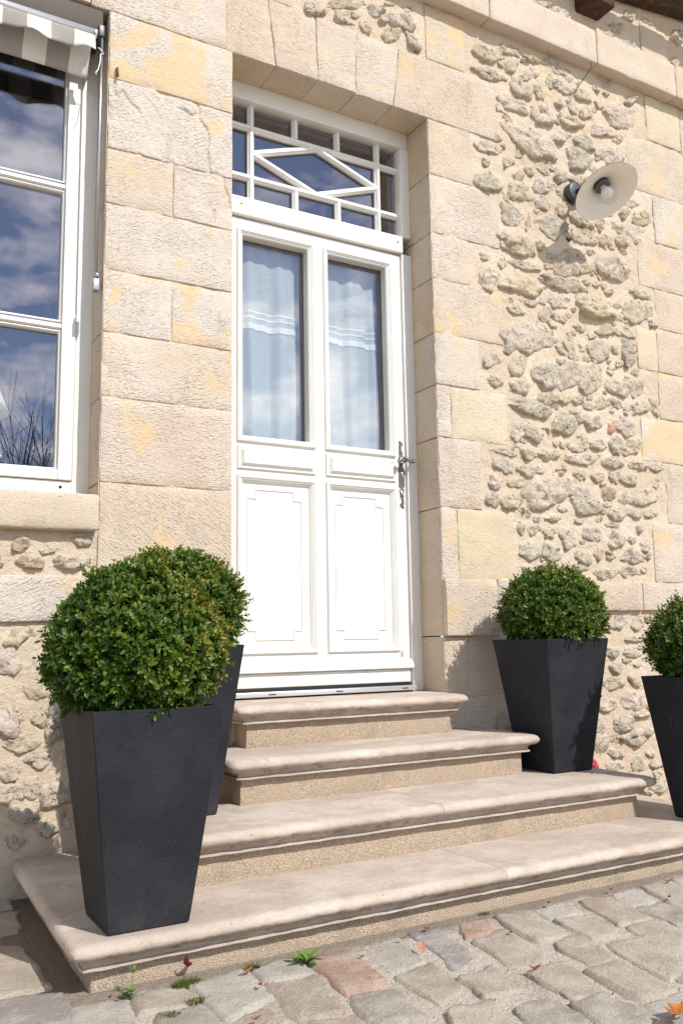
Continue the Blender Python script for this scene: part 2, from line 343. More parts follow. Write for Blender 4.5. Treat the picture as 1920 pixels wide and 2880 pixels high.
def m_cobble(name, a, b):
    g = G(name); P = g.pos(); r = g.rnd()
    off = g.n('VectorMath', {0: P, 1: g.comb(g.math('MULTIPLY', r, 31.0), g.math('MULTIPLY', r, 17.0), 0.0)}, operation='ADD').outputs[0]
    n1 = g.noise(off, 9.0, 6.0, 0.62); n2 = g.noise(off, 120.0, 5.0, 0.7)
    c = g.mix(g.step(n1, 0.36, 0.64), a, b)
    c = g.mix(g.math('MULTIPLY', g.step(n2, 0.50, 0.70), 0.62), c, (0.22, 0.185, 0.15))
    c = g.mix(g.math('MULTIPLY', g.step(g.noise(off, 240.0, 3.0, 0.7), 0.56, 0.70), 0.4), c, (0.62, 0.57, 0.50))
    c = g.mix(g.math('MULTIPLY', g.step(g.noise(off, 18.0, 6.0, 0.7), 0.50, 0.68), 0.5), c, (0.53, 0.475, 0.405))
    h = g.math('ADD', g.math('MULTIPLY', n1, 2.0), n2)
    return g.pbsdf(c, 0.85, g.bump(h, 0.0085, 1.0), 0.25)
def m_ground():
    g = G('sandy_grit'); P = g.pos()
    f = g.noise(P, 160.0, 4.0, 0.7); b = g.noise(P, 5.0, 6.0, 0.65)
    c = g.mix(g.step(f, 0.38, 0.66), (0.44, 0.375, 0.305), (0.66, 0.595, 0.52))
    c = g.mix(g.math('MULTIPLY', g.step(b, 0.50, 0.70), 0.55), c, (0.33, 0.255, 0.185))
    c = g.mix(g.math('MULTIPLY', g.step(g.noise(P, 260.0, 2.0), 0.64, 0.72), 0.6), c, (0.60, 0.56, 0.50))
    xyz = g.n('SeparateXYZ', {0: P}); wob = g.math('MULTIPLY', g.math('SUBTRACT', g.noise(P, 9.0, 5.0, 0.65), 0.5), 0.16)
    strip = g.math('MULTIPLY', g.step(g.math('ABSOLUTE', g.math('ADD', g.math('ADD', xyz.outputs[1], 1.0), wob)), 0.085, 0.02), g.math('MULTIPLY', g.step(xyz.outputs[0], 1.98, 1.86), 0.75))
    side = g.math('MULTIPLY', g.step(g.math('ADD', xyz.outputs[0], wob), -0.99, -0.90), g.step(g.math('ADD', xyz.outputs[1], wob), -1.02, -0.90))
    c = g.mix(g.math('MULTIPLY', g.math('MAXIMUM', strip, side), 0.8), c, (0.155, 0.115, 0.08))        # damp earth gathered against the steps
    return g.pbsdf(c, 0.95, g.bump(g.math('ADD', f, g.math('MULTIPLY', g.noise(P, 40.0, 4.0, 0.6), 2.0)), 0.006, 1.0), 0.15)
def m_cloth():
    g = G('sheer_linen'); P = g.pos()
    wv = g.math('MULTIPLY', g.noise(g.map(P, (900, 300, 20)), 1.0, 2.0), g.noise(g.map(P, (30, 30, 900)), 1.0, 2.0))
    c = g.mix(g.step(wv, 0.16, 0.36), (0.82, 0.835, 0.805), (0.90, 0.90, 0.87))
    df = g.n('BsdfDiffuse', {'Color': c}); tl = g.n('BsdfTranslucent', {'Color': c}); tp = g.n('BsdfTransparent', {'Color': (1, 1, 1, 1)})
    m1 = g.n('MixShader', {0: 0.35, 1: df.outputs[0], 2: tl.outputs[0]}); m2 = g.n('MixShader', {0: 0.05, 1: m1.outputs[0], 2: tp.outputs[0]})
    g.t.links.new(m2.outputs[0], g.out.inputs[0]); return g.m
def m_stripe():
    g = G('striped_awning_cloth'); x = g.n('SeparateXYZ', {0: g.pos()}).outputs[0]
    k = g.math('FRACT', g.math('DIVIDE', g.math('ADD', x, 9.80525), 0.1805))
    s = g.math('GREATER_THAN', k, 0.5)
    wv = g.noise(g.map(g.pos(), (500, 500, 500)), 1.0, 2.0)
    c = g.mix(s, (0.36, 0.33, 0.31), (0.76, 0.72, 0.685))
    df = g.n('BsdfDiffuse', {'Color': c, 'Normal': g.bump(wv, 0.001, 0.6)}); tl = g.n('BsdfTranslucent', {'Color': c})
    mx = g.n('MixShader', {0: 0.12, 1: df.outputs[0], 2: tl.outputs[0]}); g.t.links.new(mx.outputs[0], g.out.inputs[0]); return g.m
def m_clear():
    g = G('clear_glass'); f = g.math('ADD', g.math('MULTIPLY', g.math('POWER', g.n('LayerWeight', {'Blend': 0.5}).outputs['Facing'], 4.0), 0.9), 0.045)
    mx = g.n('MixShader', {0: f, 1: g.n('BsdfTransparent', {'Color': (0.96, 0.97, 0.97, 1)}).outputs[0], 2: g.n('BsdfGlossy', {'Roughness': 0.02}).outputs[0]})
    g.t.links.new(mx.outputs[0], g.out.inputs[0]); return g.m

ASHLAR = m_ashlar('tooled_limestone', ochre=0.585); ASHLAR_O = m_ashlar('ochre_limestone', ochre=0.47); ASHLAR_Y = m_ashlar('yellow_limestone', ochre=0.9, marks=0.6, yellow=True)
ASHLAR_S = m_ashlar('dressed_limestone', ochre=0.66, marks=0.12)
RUB = [m_rubble('rubble_tan', (0.45, 0.36, 0.265), (0.56, 0.475, 0.37), (0.19, 0.15, 0.11)), m_rubble('rubble_grey', (0.40, 0.34, 0.265), (0.52, 0.455, 0.37), (0.18, 0.15, 0.115)),
       m_rubble('rubble_pink', (0.51, 0.405, 0.32), (0.59, 0.50, 0.42), (0.32, 0.25, 0.20)), m_rubble('rubble_ochre', (0.455, 0.375, 0.25), (0.555, 0.475, 0.345), (0.23, 0.19, 0.13)),
       m_rubble('rubble_brown', (0.36, 0.26, 0.185), (0.48, 0.375, 0.285), (0.17, 0.125, 0.09)), m_rubble('brick_chip', (0.46, 0.24, 0.17), (0.54, 0.34, 0.26), (0.35, 0.19, 0.14))]
MORTAR = m_mortar(); TREAD = m_tread(); RISER = m_riser(); PAINT = m_paint(); GLASS = m_glass(); PLANTER = m_planter(); LEAF = m_leaf(); CLOTH = m_cloth(); STRIPE = m_stripe(); CLEAR = m_clear()
LACE = m_plain('white_lace', (0.84, 0.86, 0.86), 0.9, 0.1, bump=(400.0, 0.001))
IRON = m_plain('pewter_iron', (0.20, 0.19, 0.195), 0.42, 0.5, 0.75, (90.0, 0.0008), 0.15)
LAMPBLACK = m_plain('dark_grey_enamel', (0.055, 0.052, 0.065), 0.4, 0.5)
SHADE_BROWN = m_plain('shaded_soffit_brown', (0.07, 0.052, 0.038), 0.6, 0.3)
CREAM = m_plain('cream_enamel', (0.80, 0.765, 0.70), 0.45, 0.4, var=0.03)
BULB = m_plain('opal_bulb', (0.83, 0.80, 0.82), 0.3, 0.5)
ALU = m_plain('brushed_aluminium', (0.62, 0.62, 0.64), 0.34, 0.5, 0.6); STEEL = m_plain('galvanised_steel', (0.42, 0.42, 0.44), 0.34, 0.5, 0.85)
RUBBER = m_plain('black_seal', (0.012, 0.012, 0.013), 0.6); SOIL = m_plain('potting_soil', (0.045, 0.03, 0.02), 0.95, 0.1, bump=(80.0, 0.01), var=0.4)
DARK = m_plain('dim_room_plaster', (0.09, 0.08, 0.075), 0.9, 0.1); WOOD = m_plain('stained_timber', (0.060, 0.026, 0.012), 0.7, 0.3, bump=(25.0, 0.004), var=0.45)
TWIG = m_plain('twig_bark', (0.085, 0.06, 0.045), 0.9, 0.2); RUST = m_plain('rusty_iron', (0.20, 0.075, 0.03), 0.85, 0.2, bump=(120.0, 0.002), var=0.4)
DRYLEAF = m_plain('dry_leaf', (0.27, 0.085, 0.03), 0.75, 0.25, var=0.4); PINKLEAF = m_plain('faded_pink_leaf', (0.42, 0.19, 0.13), 0.7, 0.25, var=0.15); REDLEAF = m_plain('red_leaf', (0.22, 0.03, 0.03), 0.6, 0.3, var=0.3)
ORANGELEAF = m_plain('orange_leaf', (0.33, 0.12, 0.03), 0.7, 0.25, var=0.35)
WEED = m_plain('weed_green', (0.13, 0.24, 0.035), 0.55, 0.35, var=0.3); MOSS = m_plain('moss_green', (0.085, 0.10, 0.02), 0.9, 0.1, var=0.5)
RED = m_plain('red_plastic', (0.42, 0.012, 0.018), 0.35, 0.5); SHADE_IN = m_plain('parchment_lampshade', (0.62, 0.60, 0.50), 0.8, 0.2)
COB = [m_cobble('cobble_beige', (0.43, 0.36, 0.285), (0.53, 0.455, 0.37)), m_cobble('cobble_pale', (0.455, 0.41, 0.35), (0.555, 0.50, 0.43)), m_cobble('cobble_tan', (0.41, 0.33, 0.255), (0.51, 0.425, 0.335)),
       m_cobble('cobble_red', (0.41, 0.255, 0.185), (0.52, 0.37, 0.29)), m_cobble('cobble_mauve', (0.32, 0.275, 0.255), (0.43, 0.375, 0.345)), m_cobble('cobble_grey', (0.35, 0.305, 0.25), (0.46, 0.405, 0.34))]
GROUND = m_ground()
RUBBLE = [
  (1.611,4.038,0.077,0.003,-0.016,-0.039,0), (1.76,4.037,0.054,0.002,-0.011,-0.027,0), (1.92,4.073,0.058,0.001,-0.011,-0.021,0), (1.956,4.037,0.054,0.002,-0.01,-0.024,0),
  (1.623,3.948,0.036,0.007,-0.01,-0.04,0), (1.433,3.955,0.065,-0.017,-0.027,-0.039,0), (1.475,3.845,0.108,0.002,-0.018,-0.044,0), (1.761,3.95,0.046,0.002,-0.017,-0.038,0),
  (1.69,3.832,0.056,-0.04,-0.041,-0.04,1), (1.815,3.855,0.035,-0.032,-0.024,-0.022,0), (1.894,3.94,0.011,-0.036,-0.02,-0.011,0), (1.979,3.938,0.067,-0.01,-0.02,-0.031,0),
  (2.15,3.944,0.074,-0.011,-0.023,-0.035,0), (2.338,4.093,0.046,0.015,-0.003,-0.036,0), (2.55,4.039,0.055,0.017,-0.004,-0.037,0), (2.057,3.847,0.031,-0.037,-0.027,-0.021,0),
  (2.173,3.838,0.044,0.001,-0.022,-0.045,0), (1.621,3.722,0.086,-0.015,-0.03,-0.049,2), (1.848,3.735,0.078,0.024,-0.003,-0.052,2), (2.05,3.743,0.082,0.007,-0.016,-0.041,3),
  (2.426,3.905,0.131,-0.008,-0.048,-0.082,2), (1.96,3.831,0.037,0.012,-0.002,-0.024,0), (1.946,3.627,0.022,-0.026,-0.058,-0.042,0), (2.134,3.653,0.072,-0.007,-0.025,-0.045,1),
  (2.285,3.754,0.095,0.015,-0.012,-0.042,2), (2.42,3.759,0.027,0.007,-0.002,-0.026,0), (1.722,3.545,0.161,-0.032,-0.052,-0.083,2), (1.427,3.425,0.078,0.004,-0.011,-0.033,2),
  (1.418,3.334,0.024,0.006,-0.001,-0.02,0), (1.564,3.378,0.049,0.013,-0.003,-0.041,0), (1.655,3.443,0.034,0.01,-0.002,-0.027,0), (1.815,3.405,0.047,-0.021,-0.019,-0.023,0),
  (1.954,3.404,0.057,0.015,-0.002,-0.038,1), (2.067,3.406,0.046,-0.002,-0.014,-0.031,0), (2.078,3.546,0.076,-0.031,-0.051,-0.058,0), (2.338,3.627,0.109,0.016,-0.017,-0.057,2),
  (1.428,3.231,0.074,-0.01,-0.024,-0.046,1), (1.636,3.312,0.045,0.011,-0.002,-0.037,0), (1.803,3.3,0.085,0.01,-0.009,-0.033,0), (1.631,3.216,0.077,-0.004,-0.028,-0.061,0),
  (1.791,3.197,0.049,0.026,0.013,-0.031,0), (1.928,3.194,0.046,0.005,-0.012,-0.044,0), (1.575,3.091,0.055,-0.034,-0.048,-0.048,1), (1.687,3.06,0.022,0.002,-0.012,-0.047,0),
  (1.846,3.083,0.105,0.024,-0.005,-0.064,1), (2.068,3.172,0.077,-0.018,-0.023,-0.034,0), (2.097,3.076,0.079,-0.005,-0.022,-0.044,0), (2.227,3.18,0.031,0.008,-0.003,-0.029,0),
  (2.365,3.193,0.067,-0.02,-0.028,-0.034,0), (2.569,3.299,0.082,0.019,-0.004,-0.045,3), (2.497,3.37,0.047,0.011,-0.003,-0.03,0), (2.419,3.292,0.039,0.01,-0.003,-0.034,0),
  (2.263,3.094,0.044,0.01,-0.003,-0.038,0), (2.398,3.124,0.052,0.012,-0.004,-0.044,0), (2.52,3.19,0.044,-0.01,-0.034,-0.045,2), (1.619,2.92,0.106,0,-0.022,-0.06,0),
  (1.386,2.814,0.036,-0.01,-0.013,-0.021,0), (1.402,2.707,0.057,0.011,-0.004,-0.065,2), (1.5,2.803,0.024,0.005,-0.001,-0.026,0), (1.645,2.816,0.09,-0.001,-0.01,-0.027,1),
  (1.99,2.909,0.143,0,-0.03,-0.076,0), (2.325,2.946,0.126,0.009,-0.025,-0.083,0), (1.628,2.699,0.124,0.007,-0.015,-0.054,3), (1.933,2.772,0.13,-0.002,-0.014,-0.038,1),
  (1.571,2.564,0.046,-0.009,-0.016,-0.028,0), (1.667,2.633,0.066,0.012,-0.002,-0.031,2), (1.88,2.668,0.075,-0.008,-0.022,-0.046,0), (1.784,2.576,0.045,0.008,-0.002,-0.04,0),
  (1.896,2.565,0.029,0.005,-0.002,-0.023,0), (2.138,2.679,0.131,-0.013,-0.029,-0.056,3), (2.312,2.715,0.038,0.007,-0.002,-0.024,0), (2.478,2.726,0.109,0.005,-0.022,-0.069,0),
  (2.325,2.648,0.032,0.005,-0.001,-0.019,0), (2.269,2.79,0.038,0.007,-0.002,-0.019,0), (2.512,2.822,0.088,-0.001,-0.011,-0.025,0), (2.022,2.546,0.041,0.007,-0.002,-0.027,0),
  (2.226,2.562,0.078,0.003,-0.01,-0.033,0), (2.387,2.57,0.048,-0.013,-0.021,-0.027,0), (1.677,2.437,0.183,-0.002,-0.024,-0.075,2), (1.934,2.452,0.009,-0.055,-0.032,-0.009,0),
  (2.019,2.43,0.029,0.004,-0.002,-0.023,0), (2.156,2.442,0.071,-0.021,-0.04,-0.053,1), (2.377,2.449,0.07,0.01,-0.008,-0.089,0), (2.602,2.662,0.04,0.007,-0.003,-0.024,0),
  (1.4,2.268,0.056,0.008,-0.003,-0.05,1), (1.517,2.348,0.027,0.004,-0.002,-0.03,0), (1.57,2.263,0.052,0.001,-0.016,-0.059,0), (1.758,2.252,0.103,0,-0.02,-0.07,1),
  (1.944,2.269,0.096,0.001,-0.023,-0.075,1), (2.076,2.261,0.077,-0.011,-0.037,-0.071,0), (1.42,2.164,0.052,-0.009,-0.014,-0.029,0), (1.58,2.16,0.063,0,-0.011,-0.038,0),
  (1.76,2.12,0.054,0,-0.01,-0.034,0), (1.888,2.128,0.053,-0.001,-0.009,-0.031,0), (1.98,2.135,0.034,0.004,-0.002,-0.026,0), (2.291,2.25,0.089,-0.006,-0.021,-0.051,0),
  (2.436,2.269,0.058,0.008,-0.005,-0.055,0), (2.155,2.139,0.055,0.007,-0.002,-0.031,0), (2.45,2.148,0.083,0.025,0.009,-0.03,0), (2.573,2.162,0.038,0.014,0.019,-0.041,0),
  (1.637,2.051,0.124,-0.012,-0.015,-0.038,1), (1.545,1.925,0.042,0.004,-0.003,-0.049,2), (1.645,1.919,0.04,-0.044,-0.036,-0.023,0), (1.856,1.983,0.096,0.011,-0.004,-0.055,1),
  (1.979,2.048,0.068,-0.001,-0.013,-0.044,2), (2.075,2.024,0.066,0.008,-0.003,-0.048,0), (2.217,2.018,0.027,-0.001,-0.011,-0.036,5), (2.327,2.026,0.073,-0.002,-0.017,-0.055,1),
  (2.373,1.919,0.057,0.005,-0.003,-0.036,0), (2.244,1.911,0.049,0.004,-0.003,-0.04,1), (2.107,1.902,0.059,0.006,-0.003,-0.031,0), (1.955,1.874,0.057,0.006,-0.002,-0.025,0),
  (1.524,1.833,0.036,-0.001,-0.004,-0.016,0), (1.446,1.806,0.074,-0.009,-0.006,-0.017,0), (1.606,1.808,0.057,-0.002,-0.008,-0.029,0), (1.745,1.813,0.07,-0.003,-0.008,-0.03,0),
  (1.967,1.816,0.091,-0.002,-0.007,-0.03,2), (2.212,1.816,0.083,-0.004,-0.01,-0.031,0), (2.395,1.814,0.072,0.002,-0.005,-0.022,2), (2.547,1.818,0.054,0.001,-0.005,-0.023,0),
  (1.462,1.731,0.062,-0.013,-0.015,-0.032,1), (1.591,1.725,0.062,-0.003,-0.008,-0.028,0), (1.697,1.738,0.033,0.003,-0.001,-0.024,0), (1.827,1.737,0.021,-0.018,-0.03,-0.022,0),
  (1.393,1.649,0.035,0.002,-0.002,-0.032,0), (1.373,1.565,0.043,0.003,-0.002,-0.04,0), (1.519,1.654,0.047,0.004,-0.001,-0.024,0), (1.478,1.56,0.057,0.003,-0.002,-0.04,0),
  (1.7,1.607,0.119,0.008,-0.006,-0.09,2), (1.889,1.661,0.062,0.005,-0.004,-0.046,2), (1.973,1.592,0.126,-0.017,-0.026,-0.062,1), (1.961,1.73,0.045,-0.003,-0.008,-0.026,0),
  (2.087,1.727,0.038,-0.007,-0.014,-0.025,0), (2.163,1.647,0.047,0.003,-0.004,-0.039,4), (2.218,1.737,0.036,0.003,-0.003,-0.035,0), (2.338,1.729,0.068,0.005,-0.003,-0.031,0),
  (2.274,1.62,0.03,0.002,-0.004,-0.039,0), (2.441,1.64,0.102,0.006,-0.004,-0.04,0), (2.538,1.726,0.038,0.003,-0.003,-0.027,0), (2.225,1.539,0.066,0.004,-0.004,-0.039,0),
  (2.358,1.547,0.056,0.003,-0.002,-0.026,0), (2.47,1.549,0.045,0.002,-0.002,-0.022,0), (1.761,1.484,0.06,0.003,-0.001,-0.016,0), (1.943,1.481,0.033,0.002,-0.001,-0.012,0),
  (1.542,1.429,0.021,0.001,-0.002,-0.032,0), (1.625,1.425,0.042,0.002,-0.002,-0.028,0), (1.735,1.414,0.043,0.002,-0.002,-0.025,0), (1.864,1.395,0.056,0.003,-0.004,-0.053,2),
  (2.028,1.419,0.068,-0.006,-0.013,-0.042,1), (2.2,1.393,0.053,-0.005,-0.015,-0.047,1), (2.321,1.398,0.03,0.001,-0.002,-0.019,0), (2.375,1.461,0.031,0.001,-0.002,-0.022,0),
  (2.409,1.363,0.031,0.001,-0.002,-0.026,0), (1.587,1.316,0.055,0.002,-0.002,-0.04,1), (1.739,1.313,0.065,0.002,-0.003,-0.044,1), (1.946,1.3,0.062,0.002,-0.003,-0.037,0),
  (2.06,1.316,0.035,0.001,-0.002,-0.029,0), (2.152,1.307,0.047,0.001,-0.002,-0.026,0), (2.307,1.312,0.085,0.003,-0.004,-0.039,1), (1.602,1.229,0.068,0.002,-0.001,-0.019,2),
  (1.903,1.241,0.078,0.002,-0.002,-0.02,1), (2.269,1.226,0.097,0.002,-0.002,-0.03,1), (2.104,1.213,0.07,0.002,-0.002,-0.024,0), (2.193,0.965,0.044,0,-0.003,-0.034,1),
  (2.322,0.959,0.046,0,-0.003,-0.035,0), (2.407,0.976,0.029,0,-0.002,-0.023,0), (2.298,0.873,0.074,-0.001,-0.001,-0.011,0), (2.124,0.811,0.051,-0.001,-0.002,-0.025,1),
  (2.288,0.802,0.078,-0.001,-0.003,-0.025,2), (2.137,0.73,0.043,-0.001,-0.003,-0.03,1), (2.219,0.759,0.028,-0.001,-0.001,-0.014,0), (2.302,0.737,0.033,-0.001,-0.001,-0.011,0),
  (2.119,0.654,0.075,-0.003,-0.003,-0.031,0), (2.266,0.651,0.04,-0.002,-0.003,-0.031,0), (2.067,0.544,0.062,-0.004,-0.002,-0.028,2), (2.261,0.551,0.097,-0.005,-0.005,-0.05,2),
  (2.295,0.485,0.061,-0.003,-0.001,-0.014,0), (2.164,0.443,0.071,-0.004,-0.003,-0.033,1), (2.269,0.376,0.116,0.013,0.012,-0.041,1), (2.009,0.356,0.05,-0.004,-0.003,-0.04,0),
  (2.105,0.3,0.054,-0.004,-0.002,-0.018,0), (2.358,0.281,0.033,-0.002,-0.002,-0.019,2), (2.256,0.229,0.06,-0.005,-0.004,-0.043,1), (2.084,0.238,0.065,-0.006,-0.002,-0.022,0),
  (2.393,0.223,0.046,-0.003,-0.001,-0.019,0), (2.399,0.113,0.066,-0.006,-0.003,-0.033,0), (2.001,0.436,0.03,-0.001,-0.003,-0.034,1), (2.307,0.088,0.04,-0.003,-0.001,-0.013,0),
  (2.15,0.189,0.031,-0.002,-0.001,-0.01,0), (2.397,0.173,0.033,-0.002,-0.002,-0.019,0), (-0.824,1.252,0.032,0.001,0.001,-0.028,4), (-0.721,1.239,0.029,0.009,0.005,-0.016,0),
  (-0.776,1.189,0.044,0.001,0.001,-0.021,4), (-0.636,1.196,0.065,0.002,0,-0.031,2), (-0.89,1.194,0.011,0,0.001,-0.025,0), (-0.605,1.275,0.038,0.001,0.001,-0.017,0),
  (-0.823,0.919,0.042,0.015,0.01,-0.026,3), (-0.776,0.935,0.019,-0.001,0.001,-0.017,0), (-0.851,0.839,0.039,-0.001,0.002,-0.049,2), (-0.764,0.815,0.016,-0.001,0.001,-0.027,0),
  (-0.761,0.728,0.048,-0.002,0.001,-0.029,3), (-0.833,0.628,0.044,-0.003,0.001,-0.05,2), (-0.735,0.641,0.03,-0.002,0.001,-0.032,0), (-0.68,0.597,0.03,-0.001,0.001,-0.043,0),
  (-0.855,0.582,0.016,-0.001,0.001,-0.01,0), (-0.792,0.552,0.056,0.006,0.006,-0.032,0), (-0.738,0.487,0.051,-0.004,0.001,-0.027,2), (-0.645,0.488,0.017,-0.002,0.001,-0.027,0),
  (-0.832,0.455,0.038,-0.003,0.001,-0.028,0), (-0.758,0.399,0.039,-0.003,0.001,-0.034,2), (-0.668,0.364,0.054,-0.005,0.002,-0.052,2), (-0.835,0.381,0.046,-0.005,0.002,-0.036,2),
  (-0.804,0.218,0.034,-0.004,0.001,-0.02,0), (-0.702,0.253,0.043,-0.005,0.001,-0.026,0), (-0.639,0.277,0.033,-0.004,0.001,-0.037,0), (-0.781,0.308,0.046,-0.005,0.001,-0.023,0),
  (0.408,3.841,0.047,0.017,-0.001,-0.037,2), (0.6,3.934,0.091,0.034,0,-0.026,3), (0.572,3.848,0.057,-0.011,-0.018,-0.036,0), (0.764,3.961,0.047,0.017,-0.001,-0.035,1),
  (0.639,3.889,0.028,0.01,0,-0.017,0), (0.805,3.924,0.028,0.01,-0.001,-0.026,0), (0.859,4.035,0.039,0.015,0,-0.017,0), (0.96,4.042,0.029,0.011,-0.001,-0.022,0),
  (0.919,3.957,0.069,-0.004,-0.022,-0.047,1), (0.697,3.847,0.026,-0.02,-0.018,-0.02,0), (0.845,3.852,0.052,0.019,-0.002,-0.039,0), (0.978,3.865,0.032,-0.032,-0.024,-0.024,1),
  (0.459,3.847,0.026,0.01,0,-0.024,0), (1.847,4.389,0.081,0.031,-0.002,-0.03,0), (1.991,4.397,0.058,0.004,-0.014,-0.034,0), (2.474,4.477,0.07,0.025,-0.003,-0.043,0),
  (2.379,4.395,0.054,0.019,-0.002,-0.021,0), (2.558,4.402,0.056,0.02,-0.002,-0.022,0), (2.973,4.424,0.041,0.013,-0.003,-0.03,0), (3.022,4.608,0.062,0.022,-0.005,-0.049,0),
  (2.565,4.587,0.056,0.021,-0.003,-0.032,0),
]
COBBLES = [
  (-0.377,-1.037,-0.25,-1.018,-0.259,-1.175,-0.381,-1.134,1), (-0.389,-1.152,-0.255,-1.184,-0.312,-1.397,-0.423,-1.377,2), (-0.215,-1.075,-0.095,-1.054,-0.132,-1.292,-0.252,-1.308,3),
  (-0.047,-1.041,0.066,-1.053,0.023,-1.253,-0.086,-1.248,1), (0.134,-1.042,0.219,-1.04,0.167,-1.265,0.072,-1.317,4), (-0.088,-1.284,0.038,-1.276,0.016,-1.433,-0.097,-1.487,2),
  (-0.252,-1.33,-0.145,-1.354,-0.161,-1.523,-0.291,-1.503,5), (-0.555,-1.07,-0.414,-1.039,-0.416,-1.226,-0.558,-1.292,1), (-0.561,-1.299,-0.46,-1.294,-0.451,-1.387,-0.55,-1.425,2),
  (-0.415,-1.42,-0.3,-1.425,-0.32,-1.525,-0.419,-1.525,2), (-0.698,-1.045,-0.58,-1.063,-0.579,-1.164,-0.721,-1.167,0), (-0.844,-1.054,-0.726,-1.059,-0.755,-1.227,-0.882,-1.201,1),
  (-0.694,-1.189,-0.586,-1.186,-0.588,-1.332,-0.726,-1.299,5), (-1.018,-0.901,-0.857,-0.943,-0.879,-1.13,-1.042,-1.101,4), (-0.978,-0.431,-0.874,-0.527,-0.87,-0.867,-1.036,-0.858,0),
  (-0.922,-0.127,-0.822,-0.145,-0.849,-0.362,-0.956,-0.366,0), (-0.896,0.056,-0.813,0.001,-0.822,-0.095,-0.919,-0.101,0), (0.303,-1.049,0.41,-1.049,0.356,-1.142,0.241,-1.147,3),
  (0.438,-1.049,0.553,-1.051,0.513,-1.283,0.39,-1.266,0), (0.589,-1.056,0.711,-1.058,0.693,-1.143,0.57,-1.153,1), (0.777,-1.062,0.898,-1.08,0.823,-1.3,0.705,-1.292,2),
  (0.911,-1.077,1.034,-1.062,0.989,-1.19,0.87,-1.182,1), (1.073,-1.054,1.18,-1.068,1.143,-1.24,0.999,-1.286,0), (0.875,-1.214,0.985,-1.227,0.934,-1.389,0.838,-1.396,5),
  (0.248,-1.19,0.377,-1.171,0.327,-1.384,0.206,-1.387,0), (0.575,-1.165,0.683,-1.172,0.642,-1.351,0.538,-1.346,0), (0.423,-1.317,0.53,-1.302,0.487,-1.487,0.385,-1.482,2),
  (0.695,-1.336,0.828,-1.338,0.759,-1.534,0.633,-1.525,0), (0.54,-1.408,0.673,-1.433,0.571,-1.646,0.477,-1.653,0), (0.349,-1.523,0.47,-1.516,0.435,-1.725,0.32,-1.712,0),
  (0.2,-1.464,0.32,-1.46,0.283,-1.628,0.188,-1.633,0), (0.045,-1.384,0.168,-1.363,0.126,-1.517,0.019,-1.516,0), (0.029,-1.6,0.143,-1.594,0.123,-1.742,0.006,-1.733,5),
  (0.161,-1.653,0.268,-1.657,0.271,-1.807,0.133,-1.804,5), (-0.108,-1.548,0.008,-1.551,-0.034,-1.68,-0.168,-1.65,0), (0.314,-1.744,0.428,-1.753,0.411,-1.826,0.298,-1.814,1),
  (1.237,-1.059,1.378,-1.054,1.33,-1.167,1.198,-1.148,0), (0.281,-1.833,0.39,-1.843,0.312,-1.942,0.226,-1.915,4),
]
# ---------------------------------------------------------------- the house
random.seed(4)
house = thing('stone_house', 'cream limestone house front of tooled blocks and rubble panels around a white door', 'house', (0, 0, 0))
ZL = 3.472                                           # underside of the lintels
WX0, WX1, WZ0 = -1.80, -0.545, 1.445                 # window opening; door opening is x 0..1.05
SEED = [100]
def stone_noise(V, amp, seed, chip=0.0, box=None, r=0.03):
    V = np.asarray(V)
    d = np.stack([fbm(V, 7.0, 3, seed), fbm(V, 8.0, 4, seed + 5), fbm(V, 7.0, 3, seed + 9)], 1) * amp
    d2 = np.stack([fbm(V, 45.0, 2, seed + 2), fbm(V, 45.0, 2, seed + 3), fbm(V, 45.0, 2, seed + 4)], 1) * amp * 0.5
    return V + d + d2
def block(x0, x1, z0, z1, mat=None, y0=0.0, y1=0.07, shear=(0, 0), r=0.004, sp=0.035, amp=0.0028, gap=0.0022, name='ashlar_block', parent=None, cracks=(), **kw):
    """one dressed stone; shear = how far the two upper corners lean"""
    SEED[0] += 1; s = SEED[0]
    a, b, c, d = x0 + gap, x1 - gap, z0 + gap, z1 - gap
    jy = (random.random() - 0.5) * 0.005
    V, F = rbox(a, b, y0 + jy, y1, c, d, r, sp, spy=0.06)
    t = (V[:, 2] - z0) / (z1 - z0); u = (V[:, 0] - x0) / (x1 - x0)
    V = stone_noise(V, amp, s * 3)
    V[:, 0] += t * (shear[0] * (1 - u) + shear[1] * u)
    # chipped arrises
    ex = np.minimum(V[:, 0] - a - t * shear[0], b + t * shear[1] - V[:, 0]); ez = np.minimum(V[:, 2] - c, d - V[:, 2]); ey = V[:, 1] - y0
    e = np.clip(1 - np.minimum(ex, ez) / 0.018, 0, 1) * np.clip(1 - ey / 0.03, 0, 1)
    V[:, 1] += e * np.clip(fbm(V, 22.0, 2, s + 40) - 0.12, 0, 1) * 0.020
    for line in cracks:                              # open cracks in the stone
        d_ = np.full(len(V), 9.0)
        for (xa, za), (xb, zb) in zip(line[:-1], line[1:]):
            t_ = np.clip(((V[:, 0] - xa) * (xb - xa) + (V[:, 2] - za) * (zb - za)) / ((xb - xa) ** 2 + (zb - za) ** 2), 0, 1)
            d_ = np.minimum(d_, np.hypot(V[:, 0] - xa - t_ * (xb - xa), V[:, 2] - za - t_ * (zb - za)))
        V[:, 1] += np.where(ey < 0.02, np.clip(1.3 - d_ / 0.0045, 0, 1) * 0.016, 0)
    return obj(name, V, F, mat or ASHLAR, parent or house, **kw)
O_, Y_, S_ = ASHLAR_O, ASHLAR_Y, ASHLAR_S
D2 = 0.30                                            # reveal depth of the jamb stones
ZC = [0.05, 0.34, 0.62, 0.90, 1.155, 1.5008, 1.838, 2.098, 2.3545, 2.632, 2.868, 3.1746, 3.472]
